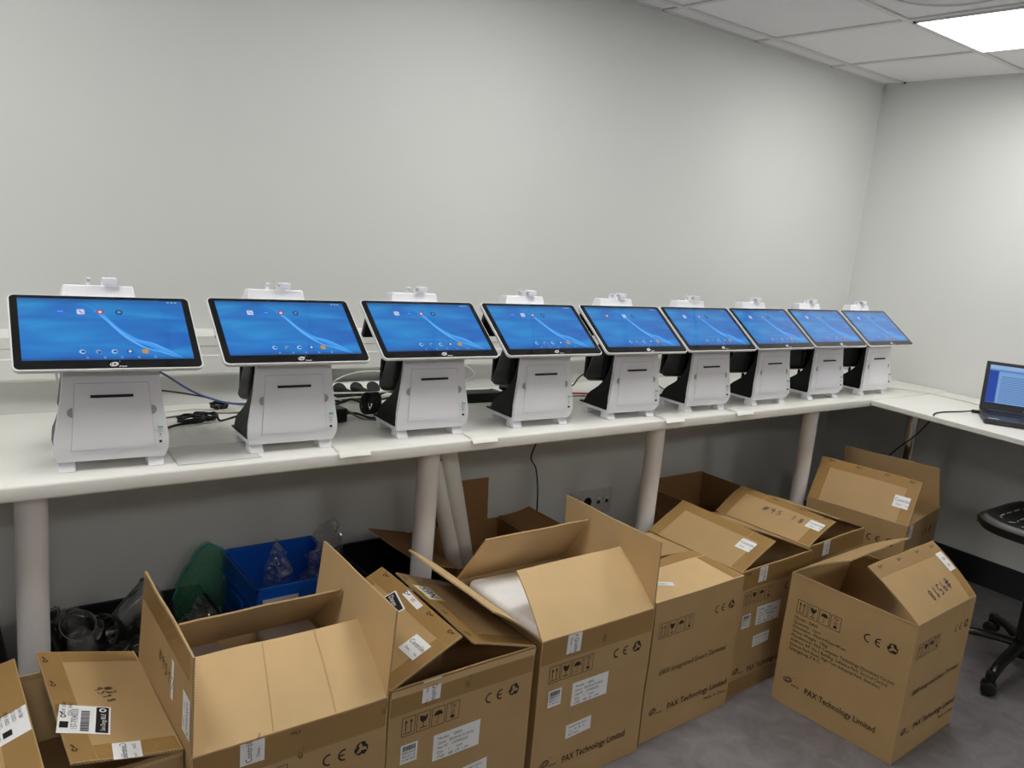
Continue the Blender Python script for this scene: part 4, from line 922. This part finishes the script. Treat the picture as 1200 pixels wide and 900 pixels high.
# ------------------------------------------------------------------ laptop
LA = math.atan2(-.88, .475)
t = thing('laptop', 'dark grey laptop, switched on, on the thin white side table by the right wall', 'laptop', (3.60, 1.44, TZ + .0005), LA)
b = MB(); b.rbox((0, 0, .003), (.36, .25, .024), .005, 'lap'); b.build('base', t)
b = MB()
for r in range(6):
    for c in range(16): b.box((.02 + c * .0202, .115 + r * .0185, .0235), (.037 + c * .0202, .13 + r * .0185, .0255), 'lapk')
b.build('keyboard', t, smooth=0)
b = MB(); b.box((.13, .02, .0237), (.23, .09, .0244), 'lapk'); b.build('touchpad', t, smooth=0)
b = MB(); b.box((.015, .012, .0238), (.055, .022, .0243), 'label'); b.build('palm_rest_sticker', t, smooth=0)
LT_ = rad(12)
def lid(x, v, n): return Vector((x, .248 + v * math.sin(LT_) - n * math.cos(LT_), .024 + v * math.cos(LT_) + n * math.sin(LT_)))
b = MB(); b.hexa([lid(0, 0, -.007), lid(.36, 0, -.007), lid(.36, 0, 0), lid(0, 0, 0)][::-1], [lid(0, .213, -.007), lid(.36, .213, -.007), lid(.36, .213, 0), lid(0, .213, 0)][::-1], 'lap')
b.text(lid, 'ASUS', .18, .009, .011, 'tbar', h=.0006, align='c')
b.build('lid', t, bevel=.003, recalc=False)
b = MB(); q = lambda x, y, h: lid(.016 + .328 * x, .024 + .174 * y, .001 + h)
b.grid(lambda u, v: q(u, v, 0), 1, 1, 'l_sky')
b.poly(q, [(.0, .9), (1, .9), (1, 1), (0, 1)], 'l_title', .0002); b.poly(q, [(0, .06), (.11, .06), (.11, .86), (0, .86)], 'l_side', .0002)
b.poly(q, [(.12, .05), (.58, .05), (.58, .84), (.12, .84)], 'l_win', .0002); b.poly(q, [(.62, .05), (1, .05), (1, .8), (.62, .8)], 'l_title', .0002)
for i in range(16): b.stroke(q, [(.15, .1 + i * .042), (.53, .1 + i * .042)], .014, 'l_line', .0004)
for i in range(3): b.stroke(q, [(.64, .3 + i * .12), (.95, .3 + i * .12)], .03 if i == 0 else .008, 'l_line', .0004)
b.poly(q, [(.0, 0), (1, 0), (1, .05), (0, .05)], 'l_task', .0004)
b.build('display', t, smooth=0)
b = MB(); b.cyl((.03, .252, .02), (.33, .252, .02), .007, 'lap', 12); b.build('hinge', t)
b = MB(); b.rbox((-.03, .205, .004), (.0, .221, .018), .003, 'cable_b'); b.build('power_plug', t)

# ------------------------------------------------------------------ stool
HX, HY = 3.49, 1.09
t = thing('work_stool', 'black moulded work stool with a five-arm castor base, cut by the right edge', 'chair', (HX, HY, 0))
b = MB(); b.lathe([(0, .12), (.042, .12), (.045, .085), (.036, .06), (0, .055)][::-1], 'stool_m', 24); b.lathe([(.03, .12), (.03, .36), (.016, .362), (.016, .575), (0, .576)], 'stool_m', 24); b.build('gas_column', t)
for k in range(5):
    a = rad(184 + 72 * k); d = Vector((math.cos(a), math.sin(a), 0)); p = Vector((-d.y, d.x, 0))
    b = MB(); N = 10
    def arm(u, v):
        r = .03 + .29 * u; z = .108 - .035 * u - .012 * math.sin(PI * u) * -1; wv = .024 - .006 * u; a2 = 2 * PI * v
        return d * r + p * (wv * math.cos(a2)) + Vector((0, 0, z + .015 * math.sin(a2) - (.018 * max(0, u - .85) / .15)))
    b.grid(arm, N, 14, 'stool_m', True); b.tube([d * .315 + Vector((0, 0, .085)), d * .315 + Vector((0, 0, .05))], .018, 'stool_m', 12, smooth=False); b.build('base_arm', t)
    b = MB(); rot = rad(40 * k + 20); ax = Vector((math.cos(a + rot), math.sin(a + rot), 0)); cc = d * .318 + Vector((0, 0, .0275))
    for s in (-1, 1): b.tube([cc + ax * (s * .006), cc + ax * (s * .012), cc + ax * (s * .024), cc + ax * (s * .027)], .026, 'stool', 20, smooth=False, radii=[.024, .0265, .0265, .022])
    b.tube([cc - ax * .006, cc + ax * .006], .021, 'stool_m', 16, smooth=False)
    b.build('castor', t)
b = MB(); SZ = .6
def seat(u, v, k=1, dz=0):
    x, y = 2 * u - 1, 2 * v - 1
    # squircle
    m_ = max(abs(x), abs(y)); l = (abs(x) ** 4 + abs(y) ** 4) ** .25 or 1; f = m_ / l
    X, Y = x * f * .215 * k, y * f * .215 * k
    return Vector((X, Y, SZ + dz + .018 * (abs(x) ** 2.5) - .012 * (1 - m_ ** 2) - .03 * max(0, m_ - .9) / .1 + (.02 * max(0, y) ** 3)))
b.grid(lambda u, v: seat(u, v), 28, 28, 'stool'); b.grid(lambda u, v: seat(u, v, .985, -.03), 28, 28, 'stool', True)
for e in range(4):
    f = {0: lambda u: (u, 0), 1: lambda u: (1, u), 2: lambda u: (1 - u, 1), 3: lambda u: (0, 1 - u)}[e]
    b.grid(lambda u, v: seat(*f(u)) * (1 - v) + seat(*f(u), .985, -.03) * v, 28, 1, 'stool', True)
for i in range(5):
    for j in range(7):
        if (i + j) % 1 == 0:
            u0 = .16 + .15 * i; v0 = .12 + .12 * j; s0 = seat(u0, v0); s1 = seat(u0 + .09, v0)
            b.tube([s0 + Vector((0, 0, .001)), s1 + Vector((0, 0, .001))], .0022, 'groove', 5, smooth=False)
b.build('seat', t, smooth=50)
b = MB(); b.rbox((-.09, -.09, .555), (.09, .09, .585), .008, 'stool_m'); b.tube([(-.06, .02, .568), (-.13, .06, .565), (-.19, .07, .56)], .006, 'stool_m'); b.build('seat_mechanism', t)

# ------------------------------------------------------------------ camera, render
R = ((0.79766, -0.59620, 0.09103), (0.04378, 0.20778, 0.97720), (0.60152, 0.77548, -0.19184))
cam = bpy.data.cameras.new('camera'); cam.sensor_width = 36; cam.sensor_fit = 'HORIZONTAL'; cam.lens = 961.585 / 1200 * 36; cam.clip_start = .02
co = bpy.data.objects.new('camera', cam); C.objects.link(co)
m4 = Matrix(((R[0][0], R[1][0], -R[2][0], 0), (R[0][1], R[1][1], -R[2][1], 0), (R[0][2], R[1][2], -R[2][2], 1.54), (0, 0, 0, 1)))
co.matrix_world = m4
sc = bpy.context.scene; sc.camera = co
w = bpy.data.worlds.new('world'); sc.world = w; w.use_nodes = True; w.node_tree.nodes['Background'].inputs[0].default_value = (.02, .02, .02, 1)
sc.view_settings.view_transform = 'Standard'; sc.view_settings.look = 'None'; sc.view_settings.gamma = 1; sc.view_settings.use_curve_mapping = False
sc.view_settings.exposure = .25
sc.cycles.use_denoising = True; sc.cycles.max_bounces = 10; sc.cycles.diffuse_bounces = 6; sc.cycles.transparent_max_bounces = 16; sc.cycles.sample_clamp_indirect = 8
